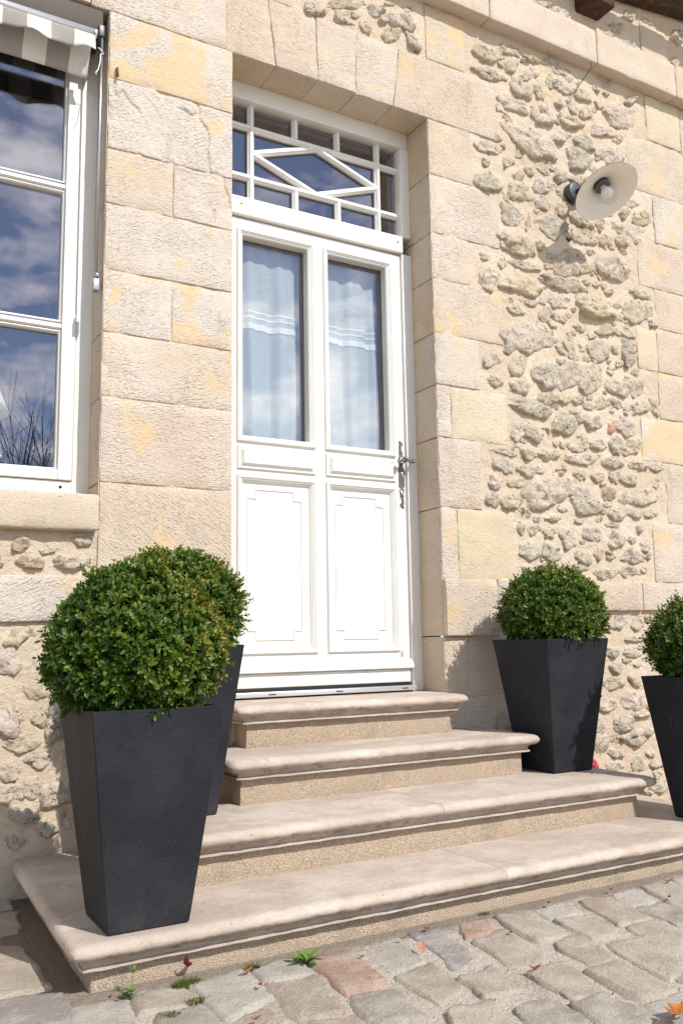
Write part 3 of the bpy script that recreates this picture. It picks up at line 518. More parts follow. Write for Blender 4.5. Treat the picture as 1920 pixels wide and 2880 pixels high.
# pillar between window and door
CR_A = [(-0.512, 3.176), (-0.524, 3.137), (-0.52, 3.107), (-0.508, 3.095), (-0.484, 3.128), (-0.468, 3.102), (-0.451, 3.083), (-0.422, 3.07), (-0.414, 3.051)]
CR_B = [(-0.184, 3.176), (-0.159, 3.167), (-0.157, 3.14), (-0.158, 3.107), (-0.14, 3.086), (-0.122, 3.07), (-0.115, 3.043), (-0.113, 3.007), (-0.121, 2.96), (-0.112, 2.927), (-0.108, 2.868)]
CR_C = [(-0.046, 2.868), (-0.042, 2.829), (-0.023, 2.79), (-0.019, 2.762), (-0.028, 2.727)]
CR_D = [(-0.243, 3.125), (-0.222, 3.127), (-0.201, 3.116), (-0.183, 3.11), (-0.166, 3.126)]
CR_E = [(-0.084, 2.703), (-0.087, 2.666), (-0.089, 2.644)]
CRACKS = {(10, 0): [CR_A, CR_B, CR_D], (9, 1): [CR_C, CR_E]}
for k in range(len(ZC) - 1):
    z0, z1 = ZC[k], ZC[k + 1]
    mat = O_ if k in (11,) else ASHLAR
    if k in (7, 9): xs = [WX1, -0.265, 0.0]
    else: xs = [WX1, 0.0]
    for i in range(len(xs) - 1):
        block(xs[i], xs[i + 1], z0, z1, mat, y1=D2, sp=0.0065 if (k, i) in CRACKS else 0.035, cracks=CRACKS.get((k, i), ()))
# window's far jamb
for k in range(5, len(ZC) - 1): block(WX0 - (0.28 if k % 2 else 0.42), WX0, ZC[k], ZC[k + 1], y1=D2)
# right jamb of the door, long and short stones
RJ = [(11, [1.05, 1.325]), (10, [1.05, 1.485]), (9, [1.05, 1.32]), (8, [1.05, 1.485]), (7, [1.05, 1.32]), (6, [1.05, 1.135, 1.482]), (5, [1.05, 1.303]), (4, [1.05, 1.148, 1.494]),
      (3, [1.05, 1.36]), (2, [1.05, 1.195, 1.46]), (1, [1.05, 1.34]), (0, [1.05, 1.46])]
for k, xs in RJ:
    pl = -0.022 if k == 3 else 0.0
    for i in range(len(xs) - 1):
        block(xs[i], xs[i + 1], ZC[k], ZC[k + 1] if k != 3 else 1.165, Y_ if (k in (4, 6) and i == 1) else ASHLAR, y0=pl, y1=D2 if i == 0 else 0.07)
# plinth band to the right and under the window
for x0, x1 in ((1.36, 1.74), (1.74, 2.349), (2.349, 2.95), (2.95, 3.6), (3.6, 4.3)):
    block(x0, x1, 1.018, 1.170, ASHLAR, y0=-0.024, gap=0.003)
for x0, x1 in ((-2.9, -2.1), (-2.1, -1.25), (-1.25, WX1)):
    block(x0, x1, 0.972, 1.143, ASHLAR, y0=-0.012)
block(WX0 - 0.12, WX1 - 0.004, 1.305, WZ0, S_, y0=-0.045, y1=0.22, r=0.014, amp=0.003, name='window_sill', gap=0.0)
# lintel stones
lint = [(-0.62, -0.03, 0, 0, ASHLAR), (-0.03, 0.213, 0.0, -0.04, ASHLAR), (0.213, 0.429, -0.04, -0.012, ASHLAR), (0.429, 0.633, -0.012, 0.010, ASHLAR), (0.633, 0.848, 0.010, 0.038, ASHLAR), (0.848, 1.50, 0.038, 0.0, ASHLAR)]
for x0, x1, s0, s1, m in lint: block(x0, x1, ZL, 3.797, m, y1=D2, shear=(s0, s1), gap=0.0014, r=0.003)
for x0, x1, s0, s1 in ((-0.86, -0.62, 0, 0), (-1.10, -0.86, -0.01, 0), (-1.34, -1.10, 0.0, -0.01), (-1.58, -1.34, 0.02, 0.0), (-2.2, -1.58, 0.0, 0.02)):
    block(x0, x1, ZL, 3.797, y1=D2, shear=(s0, s1))
for x0, x1, z0, z1 in ((1.052, 1.30, 3.797, 4.105), (-0.62, -0.1, 3.797, 4.105), (-0.1, 0.30, 3.797, 4.105)): block(x0, x1, z0, z1, O_ if x0 > 1 else ASHLAR)
# quoins of the next bay
for x0, x1, z0, z1, m in ((2.66, 2.96, 3.815, 4.105, Y_), (2.96, 3.3, 3.79, 4.105, ASHLAR), (2.475, 3.1, 3.465, 3.80, ASHLAR), (2.665, 3.0, 3.165, 3.465, ASHLAR), (2.505, 3.0, 2.876, 3.160, ASHLAR), (2.63, 3.0, 2.635, 2.876, ASHLAR),
                          (2.452, 2.618, 2.372, 2.622, Y_), (2.618, 3.0, 2.372, 2.635, ASHLAR), (2.608, 3.0, 2.100, 2.372, ASHLAR), (2.443, 3.0, 1.845, 2.093, O_), (2.617, 3.0, 1.503, 1.838, ASHLAR), (2.48, 3.0, 1.172, 1.500, ASHLAR),
                          (3.1, 3.4, 3.465, 3.78, ASHLAR)): block(x0, x1, z0, z1, m)
# string course
sx = [-2.4, -1.4, -0.62, 0.22, 0.80, 1.42, 2.20, 2.86, 3.6, 4.4]
for i in range(len(sx) - 1):
    block(sx[i], sx[i + 1], 4.105, 4.318, S_, y0=-0.078, y1=0.07, r=0.008, amp=0.003, gap=0.0015, name='string_course_block')
block(2.66, 2.90, 4.325, 4.60, ASHLAR)

# mortar bed with the openings left out
def sheet(x0, x1, z0, z1, sp, y=0.0058, amp=0.0026, seed=3):
    nx, nz = max(2, int((x1 - x0) / sp)), max(2, int((z1 - z0) / sp))
    X, Z = np.meshgrid(np.linspace(x0, x1, nx), np.linspace(z0, z1, nz)); V = np.stack([X.ravel(), np.zeros(X.size), Z.ravel()], 1)
    V[:, 1] = y + fbm(V, 9.0, 4, seed, 0.55) * amp * 2 + fbm(V, 38.0, 3, seed + 7, 0.6) * 0.0048
    i = np.arange(nx * nz).reshape(nz, nx); F = np.stack([i[:-1, :-1].ravel(), i[:-1, 1:].ravel(), i[1:, 1:].ravel(), i[1:, :-1].ravel()], 1)
    return V, F.tolist()
mb = MB()
for a in ((-4.5, WX0, -0.1, 5.0, 0.06), (WX0, WX1, -0.1, 1.33, 0.02), (WX0, WX1, ZL + 0.04, 5.0, 0.04), (WX1, 0.0, -0.1, 5.0, 0.04), (0.0, 1.05, -0.1, 0.5, 0.06), (0.0, 1.05, ZL + 0.04, 5.0, 0.02), (1.05, 3.2, -0.1, 5.0, 0.0125), (3.2, 6.0, -0.1, 5.0, 0.06)):
    mb.add(*sheet(*a))
mb.make('mortar_bed', MORTAR, house)

# rubble stones
def rubble(cx, cz, e, g_, tone, seed, prot=None, keep=None):
    rng = random.Random(seed); e = np.array(e) * 1.20; g_ = np.array(g_) * 1.24; size = (np.hypot(*e) + np.hypot(*g_)) / 2
    prot = prot or min(0.026, 0.005 + size * 0.19) * rng.uniform(0.45, 1.35)
    n = 36; fr = [1.04, 1.0, 0.95, 0.86, 0.72, 0.55, 0.36, 0.18]; hh = [-0.3, 0.0, 0.55, 0.85, 0.97, 1.0, 1.0, 1.0]
    hs = [-0.3, -0.25, -0.02, 0.22, 0.55, 0.85, 1.0, 1.0]      # edge that sinks into the mortar
    th = np.linspace(0, 2 * math.pi, n, endpoint=False); ph = rng.uniform(0, 0.6)
    # broken, many-cornered outline: a polygon with a few flats plus fine raggedness
    m = rng.choice((4, 5, 5, 6, 7)); ca = np.sort(np.array([2 * math.pi * (k + rng.uniform(-0.28, 0.28)) / m for k in range(m)])); cr = np.array([rng.uniform(0.95, 1.32) for _ in range(m)])
    px, pz = cr * np.cos(ca + ph), cr * np.sin(ca + ph); R = np.empty(n)
    for i, t in enumerate(th):
        best = 9.0
        for k in range(m):
            x1, z1, x2, z2 = px[k], pz[k], px[(k + 1) % m], pz[(k + 1) % m]; dx, dz = math.cos(t), math.sin(t)
            den = dx * (z2 - z1) - dz * (x2 - x1)
            if abs(den) < 1e-9: continue
            r_ = (x1 * (z2 - z1) - z1 * (x2 - x1)) / den; s_ = ((x1 + 0) * dz - z1 * dx) / den
            if r_ > 0 and -1e-6 <= s_ <= 1 + 1e-6: best = min(best, r_)
        R[i] = best if best < 9 else 1.0
    R = np.clip(R, 0.6, 1.3); R = (R + 0.5 * (np.roll(R, 1) + np.roll(R, -1))) / 2
    C3 = np.stack([np.cos(th) * 1.6, np.sin(th) * 1.6, np.full(n, seed * 1.37)], 1)
    R = R * (1 + 0.22 * fbm(C3, 2.2, 3, 1, 0.8))
    tilt = (rng.uniform(-0.45, 0.45), rng.uniform(-0.35, 0.7))
    V = []; rim = []
    dz_ = np.cos(th) * e[1] + np.sin(th) * g_[1]; dx_ = np.cos(th) * e[0] + np.sin(th) * g_[0]
    sf = np.clip(0.38 + 0.5 * dz_ / (np.hypot(dx_, dz_) + 1e-9) + 0.9 * fbm(C3 + 9.0, 0.9, 2, 3), 0, 1)
    for f, h_, s_h in zip(fr, hh, hs):
        for k in range(n):
            h = h_ * (1 - sf[k]) + s_h * sf[k]
            u, v = math.cos(th[k]) * R[k] * f, math.sin(th[k]) * R[k] * f
            p = u * e + v * g_
            V.append((cx + p[0], 0.009 - h * prot * (1 + (tilt[0] * u + tilt[1] * v) * (h > 0)) - 0.004 * (h > 0.3), cz + p[1])); rim.append(min(1.0, max(0.0, (f - 0.3) / 0.7)) ** 2 * (0.55 + 0.75 * sf[k]))
    V.append((cx, 0.005 - prot, cz)); rim.append(0.0); V = np.array(V)
    amp = np.repeat(np.array([0.1, 0.35, 0.9, 1, 1, 1, 1, 1]), n); amp = np.append(amp, 1.0)
    f1 = fbm(V, 26.0, 2, seed, 0.6); f2 = fbm(V, 75.0, 3, seed + 8, 0.65)
    V[:, 1] -= (np.where(f1 > 0, f1 * 0.8, f1 * 1.4) * (0.005 + prot * 0.6) + f2 * (0.0045 + prot * 0.2)) * amp
    V[:, 0] += fbm(V, 55.0, 2, seed + 3) * amp * 0.007; V[:, 2] += fbm(V, 55.0, 2, seed + 5) * amp * 0.007
    F = []
    for r in range(len(fr) - 1):
        for k in range(n): F.append((r * n + k, r * n + (k + 1) % n, (r + 1) * n + (k + 1) % n, (r + 1) * n + k))
    q = len(fr) - 1
    for k in range(n): F.append((q * n + k, q * n + (k + 1) % n, len(V) - 1))
    if keep is not None: keep.append((V, F, tone, rim)); return
    o = obj('rubble_stone', V, F, RUB[tone], house)
    at = o.data.attributes.new('rim', 'FLOAT', 'POINT'); at.data.foreach_set('value', np.array(rim, np.float32))
    return o
placed = []
for i, (cx, cz, ex, ez, gx, gz, tone) in enumerate(RUBBLE):
    if tone == 0: tone = random.choice((0, 0, 1, 1, 2, 3))
    rubble(cx, cz, (ex, ez), (gx, gz), tone, i + 1); placed.append((cx, cz, max(math.hypot(ex, ez), math.hypot(gx, gz))))
# the small filling stones and the parts of the wall behind the planters
CHIPS = []
def fill(x0, x1, z0, z1, n, smin, smax, seed, k=0.9):
    rng = random.Random(seed); c = 0
    for t in range(n * 30):
        if c >= n: break
        x, z = rng.uniform(x0, x1), rng.uniform(z0, z1); a = rng.uniform(smin, smax); b = a * rng.uniform(0.5, 0.85)
        if any((x - p) ** 2 + (z - q) ** 2 < ((r + a) * k) ** 2 for p, q, r in placed): continue
        t_ = rng.uniform(-0.5, 0.4); rubble(x, z, (a * math.cos(t_), a * math.sin(t_)), (-b * math.sin(t_), b * math.cos(t_)), rng.choice((0, 0, 1, 2, 2, 3)), seed * 1000 + t, None, CHIPS); placed.append((x, z, a)); c += 1
fill(1.40, 2.34, 0.06, 0.98, 26, 0.02, 0.075, 5, 0.82)
fill(2.3, 3.4, 0.06, 0.98, 16, 0.03, 0.075, 6)
fill(-1.9, -0.58, 0.06, 0.95, 24, 0.02, 0.08, 7, 0.82)
fill(1.50, 2.44, 1.20, 4.05, 130, 0.014, 0.040, 8, 0.78)
fill(1.34, 3.4, 4.38, 4.70, 10, 0.03, 0.06, 9)

fill(3.06, 4.6, 1.22, 4.05, 110, 0.03, 0.10, 10, 0.85); fill(3.3, 4.6, 0.06, 0.98, 40, 0.03, 0.09, 11, 0.85); fill(-3.4, -2.3, 0.06, 4.4, 110, 0.03, 0.10, 12, 0.85)
joined('rubble_fill', CHIPS, RUB, house, 'rim')
# timber under the eaves
block(2.125, 2.31, 4.455, 4.70, WOOD, y0=-0.13, y1=0.05, name='rafter_end', r=0.01)
V, F = rbox(2.42, 4.6, -0.075, 0.0, 4.64, 4.86, 0.01, 0.2); V[:, 2] += (V[:, 0] - 2.42) * 0.14
obj('wall_plate_beam', V, F, WOOD, house)
for k in range(4): 
    y = -0.44 + k * 0.125
    V, F = bbox_(-4.5, 6.0, y, y + 0.120, 4.86 + k * 0.05, 4.885 + k * 0.05); obj('eaves_board', V, F, WOOD, house)
# rusty iron stub, drilled hole with conduit, root hanging from the string course
obj('iron_stub', *tube([(-0.512, 0.01, 3.215), (-0.512, -0.012, 3.215), (-0.511, -0.013, 3.178)], 0.0055, 8), RUST, house)
mbp = MB(); mbp.add(*lathe([(0.0, 0.03), (0.011, 0.03), (0.011, 0.0), (0.015, 0.0), (0.015, 0.012), (0.015, 0.03)], (1.972, -0.006, 3.035), (0, 1, 0), 16)); mbp.make('conduit_end', RUBBER, house)
obj('hanging_root', *tube([(2.15, -0.075, 4.10), (2.11, -0.10, 4.03), (2.08, -0.085, 3.98), (2.02, -0.05, 3.88), (1.98, -0.04, 3.84)], [0.004, 0.003, 0.0028, 0.002, 0.001], 6), TWIG, house)
# rooms behind the openings
def room(x0, x1, y0, y1, z0, z1, holes):
    mb = MB(); mb.add(*sbox(x0, x1, y0, y1, z0, z1)); del mb.F[2]
    hx0, hx1, hz0, hz1 = holes
    for a in ((x0, hx0, z0, z1), (hx1, x1, z0, z1), (hx0, hx1, z0, hz0), (hx0, hx1, hz1, z1)):
        n = len(mb.V); mb.V += [(a[0], y0, a[2]), (a[1], y0, a[2]), (a[1], y0, a[3]), (a[0], y0, a[3])]; mb.F.append((n, n + 1, n + 2, n + 3))
    return mb
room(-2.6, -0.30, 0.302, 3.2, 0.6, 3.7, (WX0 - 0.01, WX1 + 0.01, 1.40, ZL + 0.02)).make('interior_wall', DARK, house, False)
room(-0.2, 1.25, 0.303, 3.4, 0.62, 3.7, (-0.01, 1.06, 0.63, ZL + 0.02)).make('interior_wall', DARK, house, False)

# ---------------------------------------------------------------- window
win = bpy.data.objects.new('window', None); COL.objects.link(win); win.parent = house
def wb(name, *a, mat=PAINT, r=0.004): return obj(name, *bbox_(*a, r=r), mat, win)
FY = 0.172
for a in ((WX1 - 0.062, WX1 + 0.012, FY, 0.26, WZ0, ZL + 0.01), (WX0 - 0.01, WX0 + 0.062, FY, 0.26, WZ0, ZL + 0.01), (WX0 + 0.062, WX1 - 0.062, FY, 0.26, WZ0, 1.524), (WX0 + 0.062, WX1 - 0.062, FY, 0.26, ZL - 0.07, ZL + 0.01)): wb('frame', *a)
wb('weather_bar', WX0 + 0.01, WX1 - 0.006, FY - 0.022, FY, WZ0 - 0.002, 1.470)
xm = (WX0 + WX1) / 2
for sx0, sx1 in ((WX0 + 0.064, xm - 0.002), (xm + 0.002, WX1 - 0.064)):
    y0, y1 = FY - 0.012, 0.235
    wb('sash_stile', sx0, sx0 + 0.055, y0, y1, 1.527, ZL - 0.072); wb('sash_stile', sx1 - 0.055, sx1, y0, y1, 1.527, ZL - 0.072)
    wb('sash_rail', sx0 + 0.055, sx1 - 0.055, y0, y1, 1.527, 1.566); wb('sash_rail', sx0 + 0.055, sx1 - 0.055, y0, y1, ZL - 0.13, ZL - 0.072)
    gx0, gx1 = sx0 + 0.053, sx1 - 0.053
    lev = [1.566, 2.152, 2.747, ZL - 0.13]
    for z in lev[1:3]: obj('glazing_bar', *gbar((gx0, z), (gx1, z), 0.190, 0.038, 0.014, 0.020), PAINT, win, False)
    for z0, z1 in zip(lev[:-1], lev[1:]):
        a, b = z0 + (0.0 if z0 == lev[0] else 0.017), z1 - (0.0 if z1 == lev[-1] else 0.017)
        obj('glass_bead', *ring(gx0, gx1, a, b, [(0.0, 0.178), (0.004, 0.176), (0.010, 0.182), (0.012, 0.197)]), PAINT, win, False)
        obj('pane', *sbox(gx0, gx1, 0.198, 0.203, a - 0.005, b + 0.005), GLASS, win, False)
        obj('spacer', *ring(gx0, gx1, a - 0.002, b + 0.002, [(0.0, 0.205), (0.018, 0.205), (0.018, 0.216), (0.0, 0.216)]), RUBBER, win, False)
obj('drain_plug', *lathe([(0.0, 0), (0.006, 0), (0.007, 0.004)], (WX1 - 0.105, FY - 0.002, 1.500), (0, 1, 0), 14), RUBBER, win)

# ---------------------------------------------------------------- fanlight over the door
DY = 0.195
fan = bpy.data.objects.new('fanlight', None); COL.objects.link(fan); fan.parent = house
def fb(name, *a, mat=PAINT, r=0.004): return obj(name, *bbox_(*a, r=r), mat, fan)
fb('frame', 0.0, 1.05, DY - 0.012, 0.27, 3.392, ZL + 0.008); fb('frame', 1.003, 1.056, DY - 0.012, 0.27, 2.905, 3.3915); fb('frame', -0.006, 0.047, DY - 0.012, 0.27, 2.905, 3.3915)
fb('transom', 0.02, 1.002, DY - 0.020, 0.27, 2.815, 2.9045, r=0.007)
for x in (0.118, 0.968): obj('screw_cap', *lathe([(0.0, 0), (0.005, 0.0), (0.006, 0.004)], (x, DY - 0.0215, 2.868), (0, 1, 0), 12), IRON, fan)
FX = [0.047, 0.188, 0.421, 0.656, 0.889, 1.003]; H1, H2, FT, FB = 3.283, 3.033, 3.392, 2.905; GY = DY + 0.036
def gb(p0, p1, d=0.0160): obj('glazing_bar', *gbar(p0, p1, GY, 0.032, 0.012, d), PAINT, fan, False)
for x in (FX[1], FX[4]): gb((x, FB), (x, FT))
for z in (H1, H2): gb((FX[0], z), (FX[5], z), 0.0152)
for x in (FX[2], FX[3]): gb((x, H1 + 0.01), (x, FT), 0.0145); gb((x, FB), (x, H2 - 0.01), 0.0145)
dg = 0.0118; cxm, czm = 0.5385, (H1 + H2) / 2
for p0, p1 in (((FX[1] + 0.005, czm), (cxm, H1 - 0.004)), ((cxm, H1 - 0.004), (FX[4] - 0.005, czm)), ((FX[4] - 0.005, czm), (cxm, H2 + 0.004)), ((cxm, H2 + 0.004), (FX[1] + 0.005, czm))): dg += 0.0006; gb(p0, p1, dg)
def pane_poly(pts): obj('pane', *extrude(pts, GY + 0.014, GY + 0.019), GLASS, fan, False)
for i in range(5):
    pane_poly([(FX[i], H1), (FX[i + 1], H1), (FX[i + 1], FT), (FX[i], FT)]); pane_poly([(FX[i], FB), (FX[i + 1], FB), (FX[i + 1], H2), (FX[i], H2)])
for i in (0, 4): pane_poly([(FX[i], H2), (FX[i + 1], H2), (FX[i + 1], H1), (FX[i], H1)])
pane_poly([(FX[1], czm), (cxm, H2), (FX[4], czm), (cxm, H1)])
pane_poly([(FX[1], H2), (cxm, H2), (FX[1], czm)]); pane_poly([(cxm, H2), (FX[4], H2), (FX[4], czm)])
pane_poly([(FX[4], czm), (FX[4], H1), (cxm, H1)]); pane_poly([(FX[1], czm), (cxm, H1), (FX[1], H1)])

# ---------------------------------------------------------------- door
door = bpy.data.objects.new('front_door', None); COL.objects.link(door); door.parent = house
def db(name, *a, mat=PAINT, r=0.003): return obj(name, *bbox_(*a, r=r), mat, door)
db('door_frame', 0.996, 1.056, DY - 0.012, 0.27, 0.648, 2.8145); db('door_frame', -0.006, 0.044, DY - 0.012, 0.27, 0.648, 2.8145)
db('stile', 0.05, 0.107, DY, DY + 0.05, 0.69, 2.808); db('stile', 0.491, 0.550, DY, DY + 0.05, 0.69, 2.808); db('stile', 0.930, 0.990, DY, DY + 0.05, 0.69, 2.808)
PX = ((0.107, 0.491), (0.550, 0.930))
for x0, x1 in PX:
    for z0, z1 in ((0.69, 0.837), (1.612, 1.641), (1.747, 1.767), (2.752, 2.808)): db('rail', x0, x1, DY + 0.0005, DY + 0.05, z0, z1, r=0.0015)
    # glazed light
    obj('glass_moulding', *ring(x0 - 0.002, x1 + 0.002, 1.765, 2.754, [(-0.001, DY + 0.004), (-0.001, DY - 0.008), (0.003, DY - 0.013), (0.009, DY - 0.014), (0.012, DY - 0.009), (0.015, DY - 0.009), (0.020, DY - 0.003), (0.023, DY - 0.003), (0.028, DY + 0.004), (0.028, DY + 0.046)]), PAINT, door, False)
    obj('pane', *sbox(x0 + 0.02, x1 - 0.02, DY + 0.0465, DY + 0.0510, 1.787, 2.733), GLASS, door, False)
    obj('spacer', *ring(x0 + 0.020, x1 - 0.020, 1.788, 2.732, [(0.0, DY + 0.052), (0.014, DY + 0.052), (0.014, DY + 0.060), (0.0, DY + 0.060)]), RUBBER, door, False)
    # raised middle panel
    obj('raised_panel', *ring(x0, x1, 1.642, 1.746, [(-0.001, DY + 0.006), (-0.001, DY - 0.006), (0.003, DY - 0.010), (0.010, DY - 0.010), (0.012, DY - 0.006), (0.017, DY - 0.012), (0.024, DY - 0.022), (0.027, DY - 0.022)], True), PAINT, door, False)
    # lower panel: moulding, field and the notched fillet on it
    obj('panel_moulding', *ring(x0 - 0.001, x1 + 0.001, 0.836, 1.613, [(-0.001, DY + 0.004), (-0.001, DY - 0.008), (0.004, DY - 0.013), (0.010, DY - 0.012), (0.013, DY - 0.006), (0.017, DY - 0.006), (0.022, DY + 0.002), (0.024, DY + 0.002), (0.029, DY + 0.012)]), PAINT, door, False)
    obj('panel', *sbox(x0 + 0.02, x1 - 0.02, DY + 0.0122, DY + 0.03, 0.858, 1.592), PAINT, door, False)
    a, b, c, d, k, h = x0 + 0.048, x1 - 0.062, 0.893, 1.560, 0.040, 0.040
    path = [(a, c + h), (a + k, c + h), (a + k, c), (b - k, c), (b - k, c + h), (b, c + h), (b, d - h), (b - k, d - h), (b - k, d), (a + k, d), (a + k, d - h), (a, d - h)]
    P = np.array(path); n = len(P); off = []
    for i in range(n):
        t0 = P[i] - P[i - 1]; t1 = P[(i + 1) % n] - P[i]; t0 /= np.linalg.norm(t0); t1 /= np.linalg.norm(t1)
        off.append(np.array([-t0[1], t0[0]]) + np.array([-t1[1], t1[0]]))
    off = np.array(off); V = []; F = []; YB = DY + 0.0125
    for w, y in ((0.0, YB), (0.0015, YB - 0.0055), (0.006, YB - 0.0055), (0.009, YB)):
        for i in range(n): q = P[i] + off[i] * w; V.append((q[0], y, q[1]))
    for r in range(3):
        for i in range(n): F.append((r * n + i, r * n + (i + 1) % n, (r + 1) * n + (i + 1) % n, (r + 1) * n + i))
    obj('panel_fillet', V, F, PAINT, door, False)
prof = [(DY + 0.003, 0.800), (DY - 0.006, 0.797), (DY - 0.020, 0.785), (DY - 0.027, 0.770), (DY - 0.027, 0.758), (DY - 0.014, 0.754), (DY + 0.003, 0.752)]
n = len(prof); V = [(0.046, y, z) for y, z in prof] + [(0.994, y, z) for y, z in prof]
obj('drip_rail', V, [(i, i + n, i + n + 1, i + 1) for i in range(n - 1)] + [tuple(range(n)), tuple(range(2 * n - 1, n - 1, -1))], PAINT, door, False)
db('kick_board', 0.052, 0.986, DY - 0.008, DY, 0.692, 0.7515)
db('door_bottom_seal', 0.052, 0.986, DY - 0.004, DY + 0.03, 0.678, 0.6895, mat=RUBBER, r=0.001)
db('threshold', -0.004, 0.994, DY - 0.042, 0.26, 0.655, 0.6765, mat=ALU)
for x in (0.25, 0.58, 0.93): db('drain_slot', x - 0.017, x + 0.017, DY - 0.0435, DY - 0.04, 0.663, 0.668, mat=RUBBER, r=0.001)
db('logo_plate', 0.937, 0.951, DY - 0.0016, DY - 0.0002, 0.807, 0.835, mat=ALU, r=0.0005)  # small grey logo plate at the foot of the stile
# handle on its pierced back plate
hx = 0.966
def strip(pts, t=0.0): # (z, half width, centre shift)
    Lp = [(hx + c - w, z) for z, w, c in pts]; Rp = [(hx + c + w, z) for z, w, c in reversed(pts)]
    return extrude(Lp + Rp, DY - 0.0045, DY)
pl = MB()
pl.add(*strip([(1.615, 0.006, 0), (1.619, 0.012, 0), (1.622, 0.0155, 0), (1.716, 0.0155, 0), (1.719, 0.012, 0), (1.723, 0.008, 0), (1.729, 0.010, 0), (1.738, 0.012, 0), (1.748, 0.009, 0)]))
for s in (-1, 1):
    def mz(z): return z if s > 0 else 3.362 - z
    base = [(1.776, 0.004, 0), (1.781, 0.011, 0), (1.785, 0.008, 0), (1.789, 0.012, -0.001), (1.795, 0.006, -0.002), (1.808, 0.006, -0.004), (1.818, 0.006, -0.005), (1.824, 0.009, 0.0), (1.829, 0.011, 0.001), (1.834, 0.007, 0.003), (1.840, 0.009, -0.002), (1.846, 0.004, -0.007)]
    pts = [(mz(z), w, c * s) for z, w, c in base]; pl.add(*strip(pts if s > 0 else pts[::-1]))
    cz = mz(1.763); th = np.linspace(0, 2 * math.pi, 25)
    pl.add(*tube([(hx + 0.0105 * math.cos(t), DY - 0.002, cz + 0.0135 * math.sin(t)) for t in th], 0.0032, 6))
pl.make('handle_plate', IRON, door, False)
hy = DY - 0.048; path = []
for t in np.linspace(0, 1, 22): a = -0.4 * math.pi + t * 2.35 * math.pi; r = 0.0035 + 0.0105 * t; path.append((0.9335 - r * math.cos(a) * 1.0 + 0.002, hy, 1.7385 + r * math.sin(a)))
path += [(0.945, hy, 1.756), (0.958, hy, 1.7535), (0.972, hy, 1.748), (0.985, hy, 1.7415), (0.998, hy, 1.7385)]
for t in np.linspace(0, 1, 16): a = -0.5 * math.pi + t * 1.75 * math.pi; r = 0.0085 - 0.0055 * t; path.append((1.006 + r * math.cos(a), hy, 1.7465 + r * math.sin(a)))
rad = [0.0040 + 0.0034 * math.sin(math.pi * min(1, i / (len(path) - 1)) ** 0.9) for i in range(len(path))]
hm = MB(); hm.add(*tube(path, rad, 8)); hm.add(*lathe([(0.0, 0), (0.007, 0), (0.0075, 0.02), (0.011, 0.034), (0.0125, 0.044), (0.0125, 0.048)], (hx, hy, 1.742), (0, 1, 0), 16)); hm.make('lever_handle', IRON, door)
ky = MB(); ky.add(*lathe([(0.0, 0.0), (0.007, 0.0), (0.0075, 0.002), (0.0075, 0.006)], (hx + 0.002, DY - 0.010, 1.685), (0, 1, 0), 18)); ky.add(*bbox_(hx - 0.002, hx + 0.006, DY - 0.0098, DY - 0.004, 1.666, 1.680, r=0.002)); ky.add(*sbox(hx + 0.0005, hx + 0.0035, DY - 0.0106, DY - 0.0099, 1.679, 1.688)); ky.make('lock_cylinder', m_plain('nickel', (0.62, 0.58, 0.52), 0.3, 0.5, 0.8), door)
